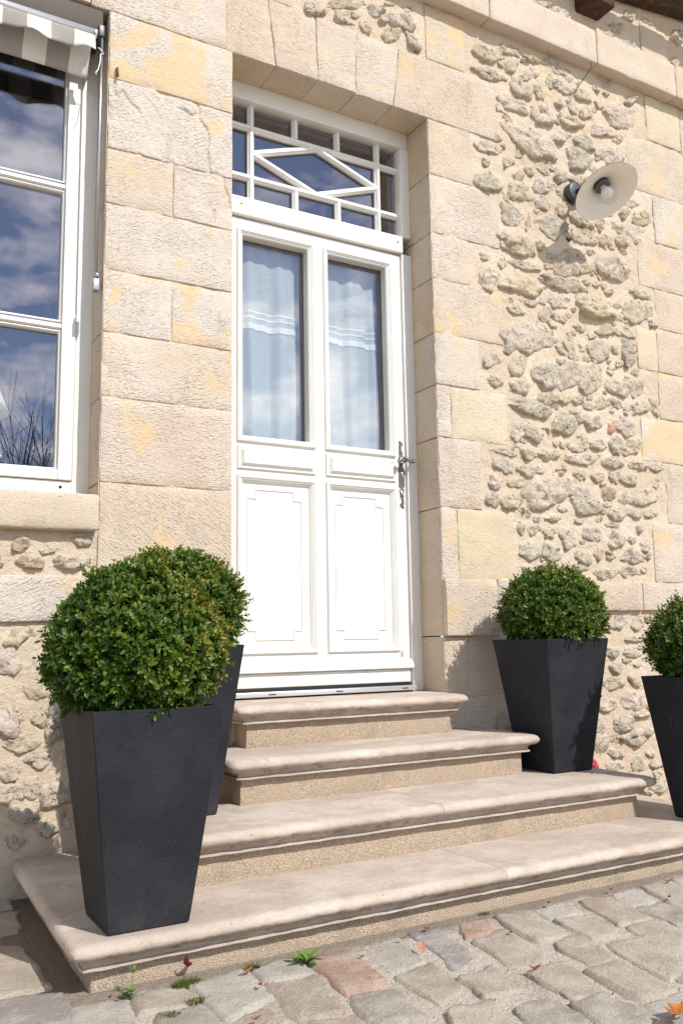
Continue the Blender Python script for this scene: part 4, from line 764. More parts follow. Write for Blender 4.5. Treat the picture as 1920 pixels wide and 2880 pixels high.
# ---------------------------------------------------------------- entrance steps
steps = thing('entrance_steps', 'four cream limestone steps with rounded nosings leading up to the white door', 'steps', (0.525, -0.5, 0.03))
NOSE = [(0.030, 0.0), (0.040, -0.0004), (0.050, -0.003), (0.058, -0.009), (0.0635, -0.018), (0.0645, -0.026), (0.0615, -0.035), (0.054, -0.042), (0.047, -0.045), (0.043, -0.0455), (0.035, -0.048), (0.028, -0.054), (0.024, -0.061), (0.0225, -0.067), (0.0225, -0.072), (0.0285, -0.0725), (0.0285, -0.081), (0.0, -0.083)]
NOSE = [(o_, z_ * 0.87) for o_, z_ in NOSE]
def tread(x0, x1, yf, yb, s, joints, seed):
    """slabs of one step; x0, x1, yf are the riser faces"""
    cut = [x0] + joints + [x1]
    for i in range(len(cut) - 1):
        a, b = cut[i], cut[i + 1]; path = []
        lft, rgt = i == 0, i == len(cut) - 2
        if not lft: a += 0.0008
        if not rgt: b -= 0.0008
        arc = [(math.cos(t), math.sin(t)) for t in np.linspace(0, math.pi / 2, 7)]
        k = lambda c, q: 1 / (c ** 5 + q ** 5) ** 0.2
        if lft:
            for y in np.linspace(yb, yf + 0.02, 10): path.append((a, y, -1, 0))
            for c, q in arc: path.append((a, yf, -c * k(c, q), -q * k(c, q)))
        else: path.append((a, yf, 0, -1))
        nn = max(3, int((b - a) / 0.02))
        for x in np.linspace(a, b, nn)[1:-1]: path.append((x, yf, 0, -1))
        if rgt:
            for c, q in reversed(arc): path.append((b, yf, c * k(c, q), -q * k(c, q)))
            for y in np.linspace(yf + 0.02, yb, 10): path.append((b, y, 1, 0))
        else: path.append((b, yf, 0, -1))
        n = len(NOSE); V = [(px + dx * o, py + dy * o, s + z) for px, py, dx, dy in path for o, z in NOSE]
        F = [(p * n + j, p * n + j + 1, (p + 1) * n + j + 1, (p + 1) * n + j) for p in range(len(path) - 1) for j in range(n - 1)]
        V = np.array(V); V = V + np.stack([fbm(V, 30.0, 3, seed + j) for j in range(3)], 1) * 0.0022 * np.tile(np.array([0.0] + [1.0] * (n - 1)), len(path))[:, None]
        ch = np.clip(fbm(V, 14.0, 4, seed + 31, 0.6) - 0.30, 0, 1)[:, None]; tip = np.clip((np.tile(np.array([o_ for o_, z_ in NOSE]), len(path)) - 0.045) / 0.02, 0, 1)[:, None]
        dirs = np.repeat(np.array([(dx, dy, 0.0) for _, _, dx, dy in path]), n, 0); V = V - dirs * ch * tip * 0.035
        if s < 0.2: V[:, 0] += np.where(V[:, 0] < -0.5, 0.036 * np.clip((V[:, 1] - yf) / (yb - yf), 0, 1), 0)
        V = V.tolist(); m = len(V)
        top = [p * n for p in range(len(path))]
        if not lft: V.append((a, yb, s)); top = [m] + top
        if not rgt: V.append((b, yb, s)); top = top + [len(V) - 1]
        F.append(tuple(top))
        F.append(tuple(range(n))); F.append(tuple((len(path) - 1) * n + j for j in range(n - 1, -1, -1)))
        o = obj('tread_slab', V, F, TREAD, steps)
        o.data.polygons[len(F) - 3].use_smooth = False; o.data.set_sharp_from_angle(angle=math.radians(42))
def riser(x0, x1, yf, yb, z0, z1, seed):
    V, F = rbox(x0, x1, yf, yb, z0, z1, 0.004, 0.05, spy=0.05); V = stone_noise(V, 0.003, seed); V[:, 0] += np.where(V[:, 0] < -0.5, 0.036 * np.clip((V[:, 1] - yf) / (yb - yf), 0, 1), 0) * (z0 < 0.1); obj('riser', V, F, RISER, steps)
ST = [(-0.790, 1.842, -0.975, 0.1615, [0.50]), (-0.447, 1.490, -0.680, 0.3206, [0.475]), (-0.118, 1.168, -0.358, 0.4831, []), (0.012, 0.985, -0.113, 0.648, [])]
zb = [0.0, 0.155, 0.314, 0.477]
for i, (x0, x1, yf, s, j) in enumerate(ST):
    yb = 0.0 if i < 3 else 0.17
    tread(x0, x1, yf, -0.004 if i < 3 else -0.003, s, j, 50 + i * 9)
    riser(x0, x1, yf, -0.002, zb[i], s - 0.068, 70 + i)
V, F = rbox(0.0, 1.05, -0.0025, 0.285, 0.50, 0.6475, 0.003, 0.2); obj('door_sill_stone', V, F, TREAD, steps)

# ---------------------------------------------------------------- planters and clipped box balls
PW, PR, PHT = 0.217, 0.357, 0.560
def planter_meshes():
    a, b, t = PW / 2, PR / 2, 0.016
    def sq(h, z): return [(-h, -h, z), (h, -h, z), (h, h, z), (-h, h, z)]
    lev = [(a - 0.004, 0.0), (a, 0.004)] + [(a + (b - a) * k, PHT * k) for k in np.linspace(0.05, 0.985, 8)] + [(b, PHT - 0.002), (b - 0.002, PHT), (b - t, PHT), (b - t - 0.002, PHT - 0.003), (b - t - 0.03, PHT - 0.10)]
    V = []; F = []
    # each wall is a soft-edged square section
    for h, z in lev:
        r = 0.0035
        V += [(-h + r, -h, z), (h - r, -h, z), (h, -h + r, z), (h, h - r, z), (h - r, h, z), (-h + r, h, z), (-h, h - r, z), (-h, -h + r, z)]
    for k in range(len(lev) - 1):
        for j in range(8): F.append((8 * k + j, 8 * k + (j + 1) % 8, 8 * k + 8 + (j + 1) % 8, 8 * k + 8 + j))
    F.append(tuple(range(7, -1, -1)))
    body = mesh('pot', V, F, PLANTER, False)
    g = 12; h = b - t - 0.012; X, Y = np.meshgrid(np.linspace(-h, h, g), np.linspace(-h, h, g)); S = np.stack([X.ravel(), Y.ravel(), np.full(X.size, PHT - 0.045)], 1); S[:, 2] += fbm(S, 30, 2, 3) * 0.012
    i = np.arange(g * g).reshape(g, g); soil = mesh('soil', S, np.stack([i[:-1, :-1].ravel(), i[:-1, 1:].ravel(), i[1:, 1:].ravel(), i[1:, :-1].ravel()], 1).tolist(), SOIL)
    return body, soil
POT_ME, SOIL_ME = planter_meshes()
def local(name, me, parent, **p):
    o = bpy.data.objects.new(name, me); COL.objects.link(o); o.parent = parent
    for k, v in p.items(): o[k] = v
    return o
def boxball(loc, R, RZ, cz, n, seed, label, leaf=0.0195):
    """loc: centre of the pot rim plane; ball centre is cz above it"""
    rng = np.random.default_rng(seed)
    e = thing('boxwood_ball', label, 'shrub', loc, 'clipped boxwood balls in the black planters')
    def shell(n, f0, f1):
        k = np.arange(n) + 0.5; ph = np.arccos(1 - 2 * k / n); th = math.pi * (1 + 5 ** 0.5) * k + rng.normal(0, 0.05, n)
        d = np.stack([np.cos(th) * np.sin(ph), np.sin(th) * np.sin(ph), np.cos(ph)], 1); d += rng.normal(0, 0.05, d.shape); d /= np.linalg.norm(d, axis=1, keepdims=True)
        lump = 1 + 0.10 * fbm(d, 2.2, 3, seed) + 0.07 * fbm(d, 7.0, 2, seed + 3)
        f = rng.uniform(f0, f1, n) * lump
        p = d * f[:, None] * np.array([R, R, RZ]) * 0.93 + np.array([0, 0, cz])
        low = np.clip(1 - p[:, 2] / cz, 0, 1)[:, None]; p[:, :2] *= 1 - 0.16 * low * low
        return p, d
    P1, D1 = shell(n, 0.93, 1.03); P2, D2_ = shell(n // 2, 0.78, 0.92)
    Pt = np.concatenate([P1, P2]); Dd = np.concatenate([D1, D2_]); deep = np.concatenate([np.zeros(len(P1)), np.ones(len(P2))])
    rr = np.maximum(np.abs(Pt[:, 0]), np.abs(Pt[:, 1]))
    keep = (Pt[:, 2] > 0.012) | ((rr > PR / 2 + 0.03) & (Pt[:, 2] > -0.012)); keep &= ~((fbm(Dd, 5.5, 3, seed + 21) < -0.26) & (deep < 0.5)); Pt, Dd, deep = Pt[keep], Dd[keep], deep[keep]
    m = len(Pt)
    D = Dd * 1.0 + np.array([0, 0, 0.35]) + rng.normal(0, 0.38, Dd.shape); D /= np.linalg.norm(D, axis=1, keepdims=True)
    ref = rng.normal(0, 1, D.shape); A = np.cross(D, ref); A /= np.linalg.norm(A, axis=1, keepdims=True); B = np.cross(D, A)
    ln = rng.uniform(0.026, 0.046, m); sprout = (fbm(Dd, 3.0, 2, seed + 9) > 0.12) & (rng.random(m) < 0.55); ln = np.where(sprout, ln * 1.6, ln); ln = np.where(rng.random(m) < 0.02, ln * 1.7, ln)
    base_t = 0.48 + 0.22 * fbm(Dd, 3.2, 3, seed + 5) + 0.22 * (Dd[:, 0] * 0.6 + Dd[:, 2] * 0.5) - 0.12 * deep  # sunlit top and side put into the leaf tint, inner shell darker
    VV, TT = [], []
    pairs = 5
    for k in range(pairs):
        t = (k + 0.6) / pairs; ax = A if k % 2 == 0 else B; bx = B if k % 2 == 0 else A
        for sgn in (-1, 1):
            Ls = leaf * rng.uniform(0.75, 1.25, m) * (1.0 if k < pairs - 1 else 0.75); op = 0.95 - 0.50 * t
            ld = ax * sgn * op + D * (0.45 + 0.55 * t) + rng.normal(0, 0.22, D.shape); ld /= np.linalg.norm(ld, axis=1, keepdims=True)
            lw = np.cross(ld, D); lw /= np.linalg.norm(lw, axis=1, keepdims=True) + 1e-9; nr = np.cross(lw, ld); nr *= np.sign((nr * D).sum(1, keepdims=True) + 1e-9)
            b0 = Pt + D * (ln * t)[:, None]; w = Ls * 0.235
            def q(u, v, h): return b0 + ld * (Ls * u)[:, None] + lw * (w * v)[:, None] + nr * (Ls * h)[:, None]
            VV.append(np.stack([q(0, 0, 0), q(0.30, 0.85, 0.10), q(0.72, 0.92, 0.05), q(1.0, 0, -0.10), q(0.72, -0.92, 0.05), q(0.30, -0.85, 0.10), q(0.5, 0, -0.02)], 1))
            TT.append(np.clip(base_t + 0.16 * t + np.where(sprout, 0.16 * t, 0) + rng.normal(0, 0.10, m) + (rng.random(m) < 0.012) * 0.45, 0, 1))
    V = np.concatenate(VV).reshape(-1, 3); T = np.concatenate(TT); nl = len(T)
    base = (np.arange(nl) * 7)[:, None]
    F = np.concatenate([base + np.array([0, 1, 2, 6]), base + np.array([6, 2, 3, 3])[[0, 1, 2, 2]] * 0 + np.array([0, 6, 4, 5])], 0)
    tri = np.concatenate([base + np.array([6, 2, 3]), base + np.array([6, 3, 4])], 0)
    me = bpy.data.meshes.new('foliage')
    nv, nq, nt = len(V), len(F), len(tri)
    me.vertices.add(nv); me.vertices.foreach_set('co', V.astype(np.float32).ravel())
    me.loops.add(nq * 4 + nt * 3); me.loops.foreach_set('vertex_index', np.concatenate([F.ravel(), tri.ravel()]).astype(np.int32))
    me.polygons.add(nq + nt); ls = np.concatenate([np.arange(nq) * 4, nq * 4 + np.arange(nt) * 3]); me.polygons.foreach_set('loop_start', ls.astype(np.int32))
    try: me.polygons.foreach_set('loop_total', np.concatenate([np.full(nq, 4), np.full(nt, 3)]).astype(np.int32))
    except Exception: pass
    me.update(calc_edges=True); me.validate()
    at = me.attributes.new('tint', 'FLOAT', 'POINT'); at.data.foreach_set('value', np.repeat(T, 7).astype(np.float32))
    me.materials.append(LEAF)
    local('crown', me, e, kind='stuff')
    # stem and the twigs that carry the leaves
    mb = MB(); mb.add(*tube([(0.0, 0.0, -0.06), (0.004, 0.0, 0.02), (-0.004, 0.003, cz)], [0.016, 0.013, 0.008], 8))
    for k in range(60):
        d = rng.normal(0, 1, 3); d[2] = abs(d[2]) * 0.8 - 0.1; d /= np.linalg.norm(d); c = np.array([0, 0, cz * 0.5])
        tip = d * np.array([R, R, RZ]) * 0.84 + np.array([0, 0, cz]); mid = (c + tip) / 2 + rng.normal(0, 0.012, 3)
        if tip[2] < 0.01: continue
        mb.add(*tube([c, mid, tip], [0.005, 0.0035, 0.0018], 5))
    local('trunk', mesh('trunk', mb.V, mb.F, TWIG), e)
    # solid core for the inner leaves, their shade put into the dark colour
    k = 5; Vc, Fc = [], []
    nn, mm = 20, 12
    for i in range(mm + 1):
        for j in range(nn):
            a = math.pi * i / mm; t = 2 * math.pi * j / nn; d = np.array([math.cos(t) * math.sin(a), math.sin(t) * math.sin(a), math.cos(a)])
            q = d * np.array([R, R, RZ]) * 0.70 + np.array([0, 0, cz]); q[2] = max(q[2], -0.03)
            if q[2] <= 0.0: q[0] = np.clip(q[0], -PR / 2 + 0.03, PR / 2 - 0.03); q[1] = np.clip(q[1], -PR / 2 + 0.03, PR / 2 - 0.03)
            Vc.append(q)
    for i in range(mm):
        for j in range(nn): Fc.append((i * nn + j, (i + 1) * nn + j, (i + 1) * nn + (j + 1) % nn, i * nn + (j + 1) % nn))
    local('shaded_core', mesh('shaded_core', Vc, Fc, INNER), e, kind='stuff')
    return e
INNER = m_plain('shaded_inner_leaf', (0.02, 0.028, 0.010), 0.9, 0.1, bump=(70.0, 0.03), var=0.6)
PL = [(-0.6465, -0.882, 0.1615, 0.222, 0.226, 0.136, 3300, 'black tapered planter on the lowest step with a hairline rim, beside the striped-awning window', 'large clipped boxwood ball on the lowest step beside the striped-awning window'),
      (-0.355, -0.350, 0.3206, 0.216, 0.212, 0.100, 2700, 'black tapered planter on the second step between window and door', 'clipped boxwood ball with bronze tips on the second step between window and door'),
      (1.3707, -0.343, 0.3206, 0.218, 0.208, 0.094, 2800, 'black tapered planter on the second step below the wall lamp', 'clipped boxwood dome on the second step below the wall lamp'),
      (1.715, -0.872, 0.1615, 0.220, 0.208, 0.098, 2600, 'black tapered planter on the lowest step on the wall-lamp side of the door', 'clipped boxwood ball on the lowest step on the wall-lamp side of the door')]
for i, (x, y, z, R, RZ, cz, n, lp, lb) in enumerate(PL):
    e = thing('planter', lp, 'planter', (x, y, z + 0.0005), 'black square tapered planters on the steps')
    local('pot', POT_ME, e); local('soil', SOIL_ME, e)
    boxball((x + (-0.010, 0.0, 0.026, 0.026)[i], y, z + PHT), R, RZ, cz, n, 11 + i, lb, 0.0220 if i == 0 else 0.0180)

# ---------------------------------------------------------------- wall lamp
lamp = thing('wall_lamp', 'dark grey enamel wall lamp with cream-lined shade and clear glass globe', 'lamp', (2.015, 0.0, 3.31))
N = Vector((0.02, -0.50, -0.866)).normalized(); SC = Vector((1.992, -0.265, 3.188))
obj('backplate', *lathe([(0.0, 0.0), (0.050, 0.0), (0.056, -0.003), (0.058, -0.008), (0.058, -0.040), (0.0, -0.040)], (2.015, -0.040, 3.303), (0, -1, 0), 36), LAMPBLACK, lamp)
neck = SC - N * 0.105
obj('arm', *tube([(2.015, -0.035, 3.303), (2.014, -0.07, 3.303), (2.012, -0.125, 3.312), tuple(neck - N * 0.035 + Vector((0, 0.012, 0.0))), tuple(neck - N * 0.012)], [0.013, 0.012, 0.011, 0.011, 0.012], 12), LAMPBLACK, lamp)
obj('socket_housing', *lathe([(0.0, -0.018), (0.018, -0.018), (0.036, -0.006), (0.040, 0.01), (0.040, 0.062), (0.0, 0.062)], neck, N, 28), LAMPBLACK, lamp)
so = lathe([(0.042, 0.030), (0.060, 0.052), (0.110, 0.080), (0.168, 0.103), (0.172, 0.104), (0.1725, 0.106)], neck, N, 64); obj('shade', *so, LAMPBLACK, lamp)
si = lathe([(0.038, 0.034), (0.058, 0.0555), (0.109, 0.083), (0.167, 0.1055), (0.1720, 0.1068)], neck, N, 64); obj('shade_lining', *si, CREAM, lamp)
obj('globe', *lathe([(0.040, 0.052), (0.047, 0.066), (0.053, 0.085), (0.055, 0.105), (0.053, 0.128), (0.046, 0.150), (0.033, 0.167), (0.016, 0.176), (0.0, 0.178)], neck, N, 32), CLEAR, lamp)
obj('bulb', *lathe([(0.012, 0.045), (0.014, 0.070), (0.019, 0.082), (0.027, 0.096), (0.0305, 0.110), (0.029, 0.124), (0.022, 0.136), (0.011, 0.1425), (0.0, 0.1435)], neck, N, 28), BULB, lamp)

# ---------------------------------------------------------------- awning rolled up in the window head
awn = thing('window_awning', 'rolled-up awning in grey and white stripes with aluminium bar in the window head', 'awning', (-1.17, 0.06, 2.30))
ax0, ax1 = WX0 + 0.045, -0.606
obj('front_bar', *tube([(ax0, -0.020, 3.330), (ax1, -0.020, 3.330)], 0.0165, 20), ALU, awn, True)
obj('bar_cap', *lathe([(0.0, 0.0), (0.017, 0.0), (0.018, 0.003), (0.018, 0.010)], (ax1 + 0.005, -0.020, 3.330), (-1, 0, 0), 20), ALU, awn)
def drape(x0, x1, z0f, z1f, yf, nx, nz, name):
    V = []; F = []
    for i in range(nx):
        x = x0 + (x1 - x0) * i / (nx - 1)
        for j in range(nz):
            v = j / (nz - 1); za, zb_ = z0f(x), z1f(x); V.append((x, yf(x, v), za + (zb_ - za) * v))
    for i in range(nx - 1):
        for j in range(nz - 1): F.append((i * nz + j, (i + 1) * nz + j, (i + 1) * nz + j + 1, i * nz + j + 1))
    o = obj(name, V, F, STRIPE, awn); md = o.modifiers.new('thickness', 'SOLIDIFY'); md.thickness = 0.0012; return o
drape(ax0 + 0.004, ax1 - 0.002, lambda x: 3.316, lambda x: 3.243 + 0.011 * math.sin(x * 27.0 + 0.4) - 0.004 * math.sin(x * 61), lambda x, v: -0.029 - 0.004 * v + v * v * 0.014 * math.sin(x * 27.0 + 1.6), 110, 7, 'valance')
drape(ax0 + 0.01, -0.612, lambda x: 3.330, lambda x: 3.190, lambda x, v: -0.004 + 0.080 * v + 0.006 * math.sin(v * 3.0) + 0.004 * v * math.sin(x * 9.0), 70, 10, 'canopy_cloth')
obj('cassette_blocker', *bbox_(ax0 - 0.02, -0.566, 0.012, 0.150, 3.352, 3.468, r=0.006), SHADE_BROWN, awn)  # added box blocks sky and sun above the bar; soffit shade in its colour
obj('roller', *tube([(ax0, 0.10, 3.325), (ax1, 0.10, 3.325)], 0.022, 18), STRIPE, awn)
for x in (-0.571, WX0 + 0.026):
    obj('folding_arm', *tube([(x, 0.012, 3.345), (x, 0.016, 3.0), (x, 0.022, 2.345)], 0.0065, 12), STEEL, awn)
    obj('arm_bracket', *bbox_(x - 0.013, x + 0.013, 0.006, 0.042, 2.262, 2.315, r=0.004), STEEL, awn)
    obj('arm_pivot', *tube([(x - 0.008, 0.006, 2.322), (x + 0.008, 0.006, 2.322)], 0.011, 14), STEEL, awn)
    obj('top_bracket', *bbox_(x - 0.016, x + 0.008, 0.0, 0.09, 3.345, 3.395, r=0.003), LAMPBLACK, awn)
obj('tie_cord', *tube([(-0.590, -0.004, 3.285), (-0.575, -0.004, 3.277), (-0.563, 0.008, 3.275), (-0.578, 0.0, 3.262), (-0.580, -0.002, 3.225), (-0.587, -0.002, 3.190), (-0.597, -0.004, 3.173), (-0.594, -0.004, 3.165)], 0.0022, 6), LACE, awn)

# ---------------------------------------------------------------- curtains behind the door panes
def curtain(x0, x1, ph, label, motif):
    e = thing('door_curtain', label, 'curtain', ((x0 + x1) / 2, 0.275, 1.75))
    def yy(x, z):
        u = (x - x0) / (x1 - x0); k = 0.4 + 0.6 * min(1.0, (2.72 - z) / 0.5)
        return 0.282 + k * (0.012 * math.sin(u * 14 + ph) + 0.007 * math.sin(u * 31 + ph * 2.3 + z * 0.9)) + 0.004 * math.sin(z * 5 + u * 7)
    def top(u): t = (u * 3.0 + ph * 0.3) % 1.0; return 2.742 - 0.016 * math.sin(math.pi * t) ** 1.2
    nx, nz = 110, 46; V = []; F = []
    for i in range(nx):
        u = i / (nx - 1); x = x0 + (x1 - x0) * u
        for j in range(nz): z = 1.755 + (top(u) - 1.755) * j / (nz - 1); V.append((x + 0.004 * math.sin(z * 6 + u * 9), yy(x, z), z))
    for i in range(nx - 1):
        for j in range(nz - 1): F.append((i * nz + j, (i + 1) * nz + j, (i + 1) * nz + j + 1, i * nz + j + 1))
    obj('cloth', V, F, CLOTH, e)
    def band(z0, z1, dy, name, mat):
        V = []; F = []
        for i in range(nx):
            x = x0 + (x1 - x0) * i / (nx - 1)
            for z in (z0, z1): V.append((x + 0.004 * math.sin(z * 6 + i / (nx - 1) * 9), yy(x, z) - dy, z))
        for i in range(nx - 1): F.append((2 * i, 2 * i + 2, 2 * i + 3, 2 * i + 1))
        obj(name, V, F, mat, e)
    band(2.318, 2.348, 0.003, 'lace_band', LACE); band(2.372, 2.380, 0.002, 'tuck', LACE); band(2.400, 2.408, 0.002, 'tuck', LACE)
    mb = MB()
    for mx, mz, s in motif:
        for sg in (-1, 1):
            for (r0, cx, cz_) in ((0.010, 0.012, 0.0), (0.008, 0.030, 0.018), (0.007, 0.010, 0.026), (0.007, 0.022, -0.020), (0.006, 0.036, 0.036), (0.006, 0.040, 0.0), (0.005, 0.007, -0.034), (0.005, 0.022, 0.046)):
                pts = []
                for t in np.linspace(0, 1, 16): a = t * 4.4; r = r0 * (1 - 0.7 * t); X = mx + sg * s * (cx + r * math.cos(a)); Z = mz + s * (cz_ + r * math.sin(a)); pts.append((X, yy(X, Z) - 0.003, Z))
                mb.add(*tube(pts, 0.0010, 4))
    mb.make('embroidery', LACE, e)
curtain(0.110, 0.474, 0.4, 'sheer pale linen curtain with open embroidered top behind the hinge-side door pane', [(0.27, 2.56, 1.35)])
curtain(0.560, 0.892, 2.1, 'sheer pale linen curtain with embroidered motif behind the handle-side door pane', [(0.735, 2.545, 1.25), (0.735, 2.475, 1.2)])

# table lamp and carafe inside the room
tl = thing('table_lamp', 'table lamp with pale parchment shade seen through the window', 'lamp', (-0.93, 0.60, 1.50))
obj('lamp_shade', *lathe([(0.160, 0.0), (0.085, 0.17), (0.083, 0.17), (0.158, 0.0)], (-0.94, 0.60, 1.87), (0, 0, 1), 36), SHADE_IN, tl)
obj('lamp_base', *lathe([(0.0, 0.0), (0.06, 0.0), (0.06, 0.012), (0.02, 0.03), (0.035, 0.10), (0.042, 0.16), (0.028, 0.24), (0.012, 0.30), (0.010, 0.45)], (-0.94, 0.60, 1.50), (0, 0, 1), 24), CREAM, tl)
cf = thing('glass_carafe', 'clear glass carafe standing inside the window', 'carafe', (-0.84, 0.42, 1.445))
obj('carafe_body', *lathe([(0.0, 0.0), (0.040, 0.0), (0.045, 0.02), (0.043, 0.10), (0.030, 0.155), (0.017, 0.185), (0.015, 0.22), (0.020, 0.245), (0.018, 0.245), (0.013, 0.22), (0.014, 0.185), (0.027, 0.152), (0.040, 0.10), (0.041, 0.02), (0.0, 0.006)], (-0.84, 0.42, 1.50), (0, 0, 1), 28), CLEAR, cf)
tb = thing('side_table', 'dark wooden table inside the window under the lamp', 'table', (-1.1, 0.62, 0.6))
obj('table_top', *bbox_(-1.7, -0.6, 0.33, 0.95, 1.462, 1.499), WOOD, tb)
for x, y in ((-1.66, 0.37), (-0.64, 0.37), (-1.66, 0.91), (-0.64, 0.91)): obj('leg', *bbox_(x - 0.025, x + 0.025, y - 0.025, y + 0.025, 0.602, 1.461), WOOD, tb)

# red pot behind the planter
rp = thing('plant_pot', 'small rounded red plastic pot behind the planter below the wall lamp', 'pot', (1.79, -0.10, 0.162))
obj('pot_body', *lathe([(0.0, 0.0), (0.052, 0.0), (0.056, 0.01), (0.062, 0.07), (0.060, 0.11), (0.050, 0.134), (0.030, 0.146), (0.0, 0.150)], (1.79, -0.10, 0.1625), (0, 0, 1), 28), RED, rp)

# ---------------------------------------------------------------- courtyard
g = 150; gx = np.concatenate([[-45], np.linspace(-3.2, 4.2, g), [45]]); gy = np.concatenate([[-60], np.linspace(-3.8, 0.02, 90)])
X, Y = np.meshgrid(gx, gy); V = np.stack([X.ravel(), Y.ravel(), np.full(X.size, 0.0265)], 1); V[:, 2] += fbm(V * np.array([1, 1, 0]), 6.0, 3, 21) * 0.003 + np.clip(1 - np.abs(V[:, 1] + 0.99) / 0.09, 0, 1) * (V[:, 0] > -0.8) * 0.006
i = np.arange(X.size).reshape(X.shape)
ground = obj('ground', V, np.stack([i[:-1, :-1].ravel(), i[:-1, 1:].ravel(), i[1:, 1:].ravel(), i[1:, :-1].ravel()], 1).tolist(), GROUND, None, kind='structure')
def cobble(q, tone, seed):
    """q: the four corners of one paving block"""
    q = np.array(q); rng = random.Random(seed); n, m = 11, 11; V = []; F = []; up = rng.uniform(-0.004, 0.006)
    c = q.mean(0); q = c + (q - c) * 1.23
    tl_ = (rng.uniform(-0.004, 0.004), rng.uniform(-0.004, 0.004))
    for a in range(n):
        for b in range(m):
            u, v = 2 * a / (n - 1) - 1, 2 * b / (m - 1) - 1; u = math.copysign(abs(u) ** 0.55, u); v = math.copysign(abs(v) ** 0.55, v)
            su, sv = u * math.sqrt(1 - 0.16 * v ** 6), v * math.sqrt(1 - 0.16 * u ** 6)
            w = [(1 - su) * (1 + sv), (1 + su) * (1 + sv), (1 + su) * (1 - sv), (1 - su) * (1 - sv)]
            p = sum(q[k] * w[k] for k in range(4)) / 4
            e = max(abs(u), abs(v)); h = (1 - max(0, (e - 0.90) / 0.10) ** 1.8)
            V.append((p[0], p[1], 0.0225 + h * (0.0115 + up * 0.6) + (tl_[0] * u + tl_[1] * v) * (h > 0.3)))
    V = np.array(V); V[:, :2] += np.stack([fbm(V, 16, 3, seed), fbm(V, 16, 3, seed + 9)], 1) * 0.021; V[:, 2] += fbm(V, 26, 3, seed + 4, 0.6) * 0.0065 * (V[:, 2] > 0.02)
    for a in range(n - 1):
        for b in range(m - 1): F.append((a * m + b, (a + 1) * m + b, (a + 1) * m + b + 1, a * m + b + 1))
    d = Vector((c[0], c[1], 0.04)) - cam.matrix_world.translation; k_ = d.dot(CF)
    if abs(d.dot(CR) / k_) < 0.41 and abs(d.dot(CU) / k_) < 0.61 and k_ > 0: return obj('cobblestone', V, F, COB[tone], ground)
    FAR.append((V, F, tone, None))
cents = []; FAR = []
for i, c in enumerate(COBBLES):
    q = [(c[0], c[1]), (c[2], c[3]), (c[4], c[5]), (c[6], c[7])]; cobble(q, c[8], 300 + i); cents.append(np.mean(q, 0))
rng = random.Random(8); k = 0
for r in range(16):
    y = -1.09 - r * 0.185
    x = -2.4 + rng.uniform(0, 0.1)
    while x < 3.0:
        w = rng.uniform(0.105, 0.130); dpt = rng.uniform(0.155, 0.178); cx, cy = x + w / 2, y - dpt / 2 + rng.uniform(-0.006, 0.006)
        if all(abs(cx - c[0]) > 0.125 or abs(cy - c[1]) > 0.165 for c in cents) and (cx > -2.4):
            cobble([(x + 0.008, y - 0.01), (x + w - 0.008, y - 0.01), (x + w - 0.008, y - dpt + 0.01), (x + 0.008, y - dpt + 0.01)], rng.choice((0, 0, 0, 1, 2, 2, 4, 5)), 600 + k); k += 1
        x += w + rng.uniform(0.018, 0.03)
for r in range(6):
    y = -0.02 - r * 0.18; x = -1.05
    while x > -2.6:
        w = rng.uniform(0.11, 0.14); cx, cy = x - w / 2, y - 0.08
        if all(abs(cx - c[0]) > 0.14 or abs(cy - c[1]) > 0.17 for c in cents): cobble([(x - w, y), (x, y), (x, y - 0.155), (x - w, y - 0.155)], rng.choice((0, 1, 2, 4)), 900 + k); k += 1
        x -= w + 0.025
for r in range(6):
    y = -0.02 - r * 0.18; x = 2.02
    while x < 4.4: w = rng.uniform(0.11, 0.14); cobble([(x + 0.008, y), (x + w - 0.008, y), (x + w - 0.008, y - 0.15), (x + 0.008, y - 0.15)], rng.choice((0, 0, 1, 2, 4, 5)), 1200 + k); k += 1; x += w + 0.025
joined('cobblestone_field', FAR, COB, ground)
# grit in the joints
mb = MB(); rg = np.random.default_rng(5)
for t in range(1500):
    x, y = rg.uniform(-1.2, 1.9), rg.uniform(-2.1, -0.99); s = rg.uniform(0.0012, 0.0035); z = 0.0275 + s * 0.4
    P = np.array([(1, 0, -.3), (-.5, .87, -.3), (-.5, -.87, -.3), (0, 0, 1)]) * s * rg.uniform(0.7, 1.3, (4, 3)) + np.array([x, y, z]); mb.add(P, [(0, 1, 3), (1, 2, 3), (2, 0, 3)])
mb.make('gravel', m_plain('pale_grit', (0.42, 0.37, 0.31), 0.9, 0.2, var=0.5), None, False, kind='stuff', label='pale grit lying in the joints between the cobblestones', category='gravel')

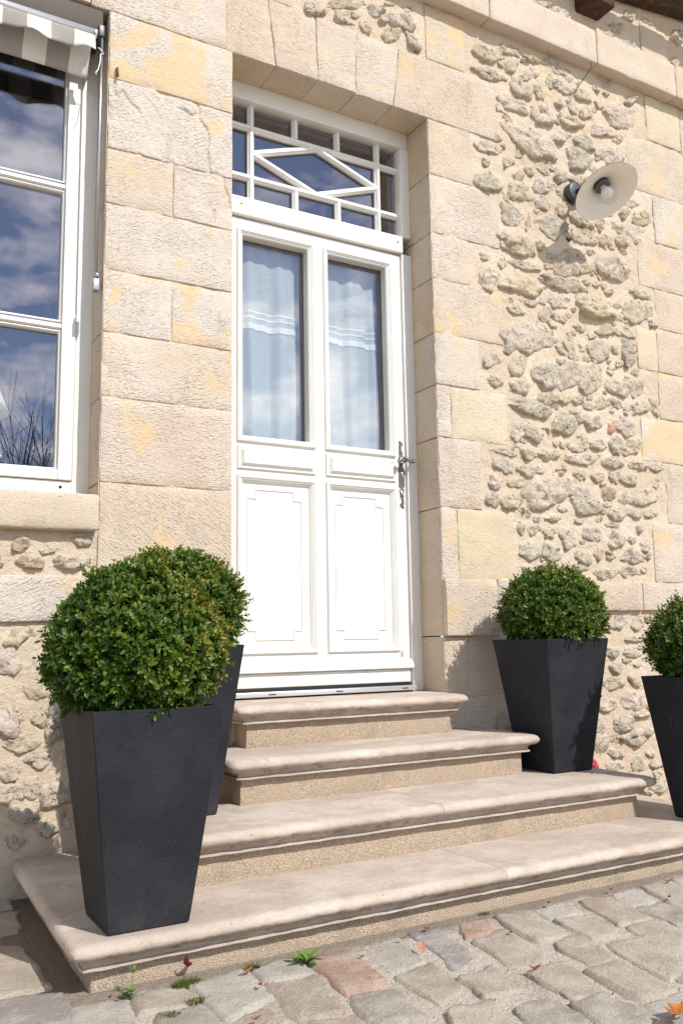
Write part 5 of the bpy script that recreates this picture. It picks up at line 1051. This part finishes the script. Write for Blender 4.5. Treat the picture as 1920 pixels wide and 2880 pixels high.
# fallen leaves
def leaf_mesh(L_, W_, curl, seed, lobes=0):
    rng = random.Random(seed); n = 9; V = []; F = []
    for i in range(n):
        t = i / (n - 1); w = W_ * (math.sin(math.pi * min(1, t * 1.02)) ** 0.8) * (1 + (0.55 * math.cos(t * lobes * 6.283) if lobes else 0)); x = (t - 0.5) * L_
        z = curl * L_ * (2 * t - 1) ** 2
        for s in (-1, 0, 1): V.append((x, s * w, z + abs(s) * w * 0.45 + rng.uniform(-0.001, 0.001)))
    for i in range(n - 1):
        for j in range(2): F.append((3 * i + j, 3 * i + 3 + j, 3 * i + 4 + j, 3 * i + 1 + j))
    return V, F
def fallen(x, y, L_, W_, rz, mat, label, curl=0.25, z=0.042, group='dry leaves on the cobblestones', seed=1, lobes=0, tilt=0.0):
    V, F = leaf_mesh(L_, W_, curl, seed, lobes); V = np.array(V)
    c, s = math.cos(tilt), math.sin(tilt); V = V @ np.array([[c, 0, s], [0, 1, 0], [-s, 0, c]])
    o = obj('fallen_leaf', V, F, mat, None, label=label, category='leaf')
    if group: o['group'] = group
    o.location = (x, y, z); o.rotation_euler = (0.1, 0.1, rz)
dl = 'small curled brown leaf on the paving below the wall-lamp side of the steps'
LL = {0: 'curled rust-brown leaf beside a tiny moss tuft at the lowest step', 1: 'small dark brown leaf in the joint between two pale cobblestones', 2: 'small brown leaf at the edge of the large reddish cobblestone', 3: 'brown leaf at the foot of the steps above the mauve cobblestone',
      4: 'thin brown leaf next to the upright faded pink leaf', 5: 'small brown leaf in the shadow beside the steps under the window', 6: 'orange-brown leaf on the sandy joint between beige cobblestones', 12: 'tiny brown leaf on a tan cobblestone'}
for i, (x, y, a) in enumerate(((-0.416, -1.085, 0.4), (-0.425, -1.185, 1.2), (-0.112, -1.153, 2.0), (0.169, -1.058, 0.2), (0.062, -1.092, 2.4), (-0.885, -0.918, 0.5), (0.219, -1.466, 0.0), (0.646, -1.06, 0.6), (0.925, -1.058, 0.1), (1.166, -1.094, 2.8), (1.014, -1.222, 0.3), (0.355, -1.215, 0.9), (-0.521, -1.365, 0.2))):
    fallen(x, y, (0.034, 0.028, 0.022)[i % 3] * (1.25 if i in (0, 6, 9) else 0.85), 0.006, a, DRYLEAF, LL.get(i, dl), 0.3, 0.045, seed=i)
fallen(0.053, -1.197, 0.046, 0.011, 1.15, PINKLEAF, 'faded pink leaf standing between two cobblestones', 0.06, 0.052, None, 30, tilt=0.5)
fallen(-0.552, -1.012, 0.062, 0.010, 0.9, REDLEAF, 'curled dark red leaf over the moss at the foot of the steps', 0.35, 0.062, None, 31, tilt=-0.5)
fallen(0.292, -1.850, 0.120, 0.020, 0.5, ORANGELEAF, 'large ragged orange leaf on a grey cobblestone', 0.12, 0.048, None, 32, 3)

# weeds
def blade(base, d, L_, W_, droop, n=6):
    d = np.array(d, float); d /= np.linalg.norm(d); sd = np.cross(d, [0, 0, 1.0]); sd /= np.linalg.norm(sd) + 1e-9; V = []; F = []
    for i in range(n):
        t = i / (n - 1); p = np.array(base) + d * L_ * t - np.array([0, 0, droop * L_ * t * t]); w = W_ * (0.25 + 1.0 * math.sin(math.pi * min(1, 0.12 + t * 0.88)) ** 1.2 * (0.4 + 0.9 * t))
        if i == n - 1: w = W_ * 0.12
        V += [p - sd * w, p - np.array([0, 0, w * 0.4]), p + sd * w]
    for i in range(n - 1):
        for j in range(2): F.append((3 * i + j, 3 * i + 3 + j, 3 * i + 4 + j, 3 * i + 1 + j))
    return V, F
wd = thing('rosette_weed', 'green rosette weed with narrow leaves at the foot of the lowest step', 'weed', (-0.237, -1.073, 0.03))
for k in range(13):
    a = k * 2.4; up = 0.35 + 0.9 * (k / 13); o = obj('weed_leaf', *blade((-0.237, -1.073, 0.034), (math.cos(a), math.sin(a), up), 0.058 + 0.012 * math.sin(k * 1.7), 0.0068, 0.35), WEED, wd)
cl = thing('clover_weed', 'small round-leaved green weed by the corner of the lowest step', 'weed', (-0.715, -1.058, 0.03)); rng = random.Random(3)
for k in range(26):
    x, y, z = -0.718 + rng.gauss(0, 0.013), -1.058 + rng.gauss(0, 0.011), 0.036 + abs(rng.gauss(0, 0.014)); r = rng.uniform(0.004, 0.0075); tx, ty = rng.uniform(-.5, .5), rng.uniform(-.6, .2)
    V = [(x, y, z)] + [(x + r * math.cos(t), y + r * math.sin(t), z + r * (tx * math.cos(t) + ty * math.sin(t))) for t in np.linspace(0, 6.283, 9)[:-1]]
    obj('weed_leaf', V, [(0, i, i % 8 + 1) for i in range(1, 9)], WEED, cl)
mb = MB(); mb.add(*tube([(-0.713, -1.057, 0.03), (-0.710, -1.057, 0.065), (-0.706, -1.056, 0.098)], 0.0013, 5))
mb.make('stem', WEED, cl)
for k in range(5): obj('weed_leaf', *blade((-0.706, -1.056, 0.088 + 0.003 * k), (math.cos(k * 2.4), math.sin(k * 2.4), 0.6), 0.016, 0.004, 0.2), WEED, cl)
def moss(x, y, n, sp, hgt, seed, label):
    rng = random.Random(seed); mb = MB()
    for k in range(n):
        a = rng.uniform(0, 6.283); r = sp * math.sqrt(rng.random()); b = (x + r * math.cos(a) * 1.4, y + r * math.sin(a) * 0.7, 0.03); d = (rng.gauss(0, 0.5), rng.gauss(0, 0.5), 1); h = hgt * rng.uniform(0.5, 1.1)
        t = np.array(b) + np.array(d) * h; s = 0.0009; mb.add([(b[0] - s, b[1], b[2]), (b[0] + s, b[1], b[2]), (b[0], b[1] + s, b[2]), tuple(t)], [(0, 1, 3), (1, 2, 3), (2, 0, 3)])
    mb.make('moss_tuft', MOSS, None, False, label=label, category='moss', kind='stuff')
moss(-0.568, -1.055, 320, 0.028, 0.022, 1, 'olive moss tuft under the curled dark red leaf'); moss(-0.583, -1.165, 200, 0.022, 0.012, 2, 'low moss in the joint beside a pale cobblestone')
moss(-0.385, -1.045, 120, 0.016, 0.022, 3, 'tiny moss tuft at the foot of the steps beside a brown leaf'); moss(0.427, -1.003, 60, 0.014, 0.014, 4, 'tiny moss tuft against the lowest riser near the slab joint'); moss(-0.669, -1.21, 160, 0.022, 0.010, 5, 'flat dark moss between two pale cobblestones')

# ---------------------------------------------------------------- bare shrubs across the courtyard (mirrored in the window)
def shrub(x, y, H, seed, label):
    rng = random.Random(seed); mb = MB()
    def grow(p, d, L_, r, lev):
        pts = [p]; q = np.array(p); dd = np.array(d)
        for k in range(4): dd = dd + np.array([rng.gauss(0, .10), rng.gauss(0, .10), rng.gauss(0.06, .06)]); dd /= np.linalg.norm(dd); q = q + dd * L_ / 4; pts.append(tuple(q))
        mb.add(*tube(pts, np.linspace(r, r * 0.45, 5), 4 if lev < 2 else 3))
        if lev < 3:
            for k in range(4 if lev < 2 else 3):
                t = rng.uniform(0.3, 1.0); b = np.array(pts[min(4, int(t * 4))]); nd = dd + np.array([rng.gauss(0, .42), rng.gauss(0, .42), 0.15]); nd /= np.linalg.norm(nd); grow(tuple(b), nd, L_ * rng.uniform(0.45, 0.7), r * 0.5, lev + 1)
    for s in range(15):
        a = rng.uniform(0, 6.283); d = np.array([math.cos(a) * 0.22, math.sin(a) * 0.22, 1.0]); grow((x + math.cos(a) * 0.12, y + math.sin(a) * 0.12, 0.0), d / np.linalg.norm(d), H * rng.uniform(0.42, 0.66), 0.022, 0)
    e = thing('bare_shrub', label, 'shrub', (x, y, 0.02), 'bare shrubs across the courtyard'); mb.make('branches', TWIG, e, False)
shrub(1.05, -8.6, 5.2, 1, 'tall leafless shrub mirrored in the lower window pane'); shrub(1.9, -9.0, 4.6, 2, 'broad leafless shrub across the courtyard'); shrub(0.1, -9.2, 4.4, 3, 'smaller leafless shrub across the courtyard')
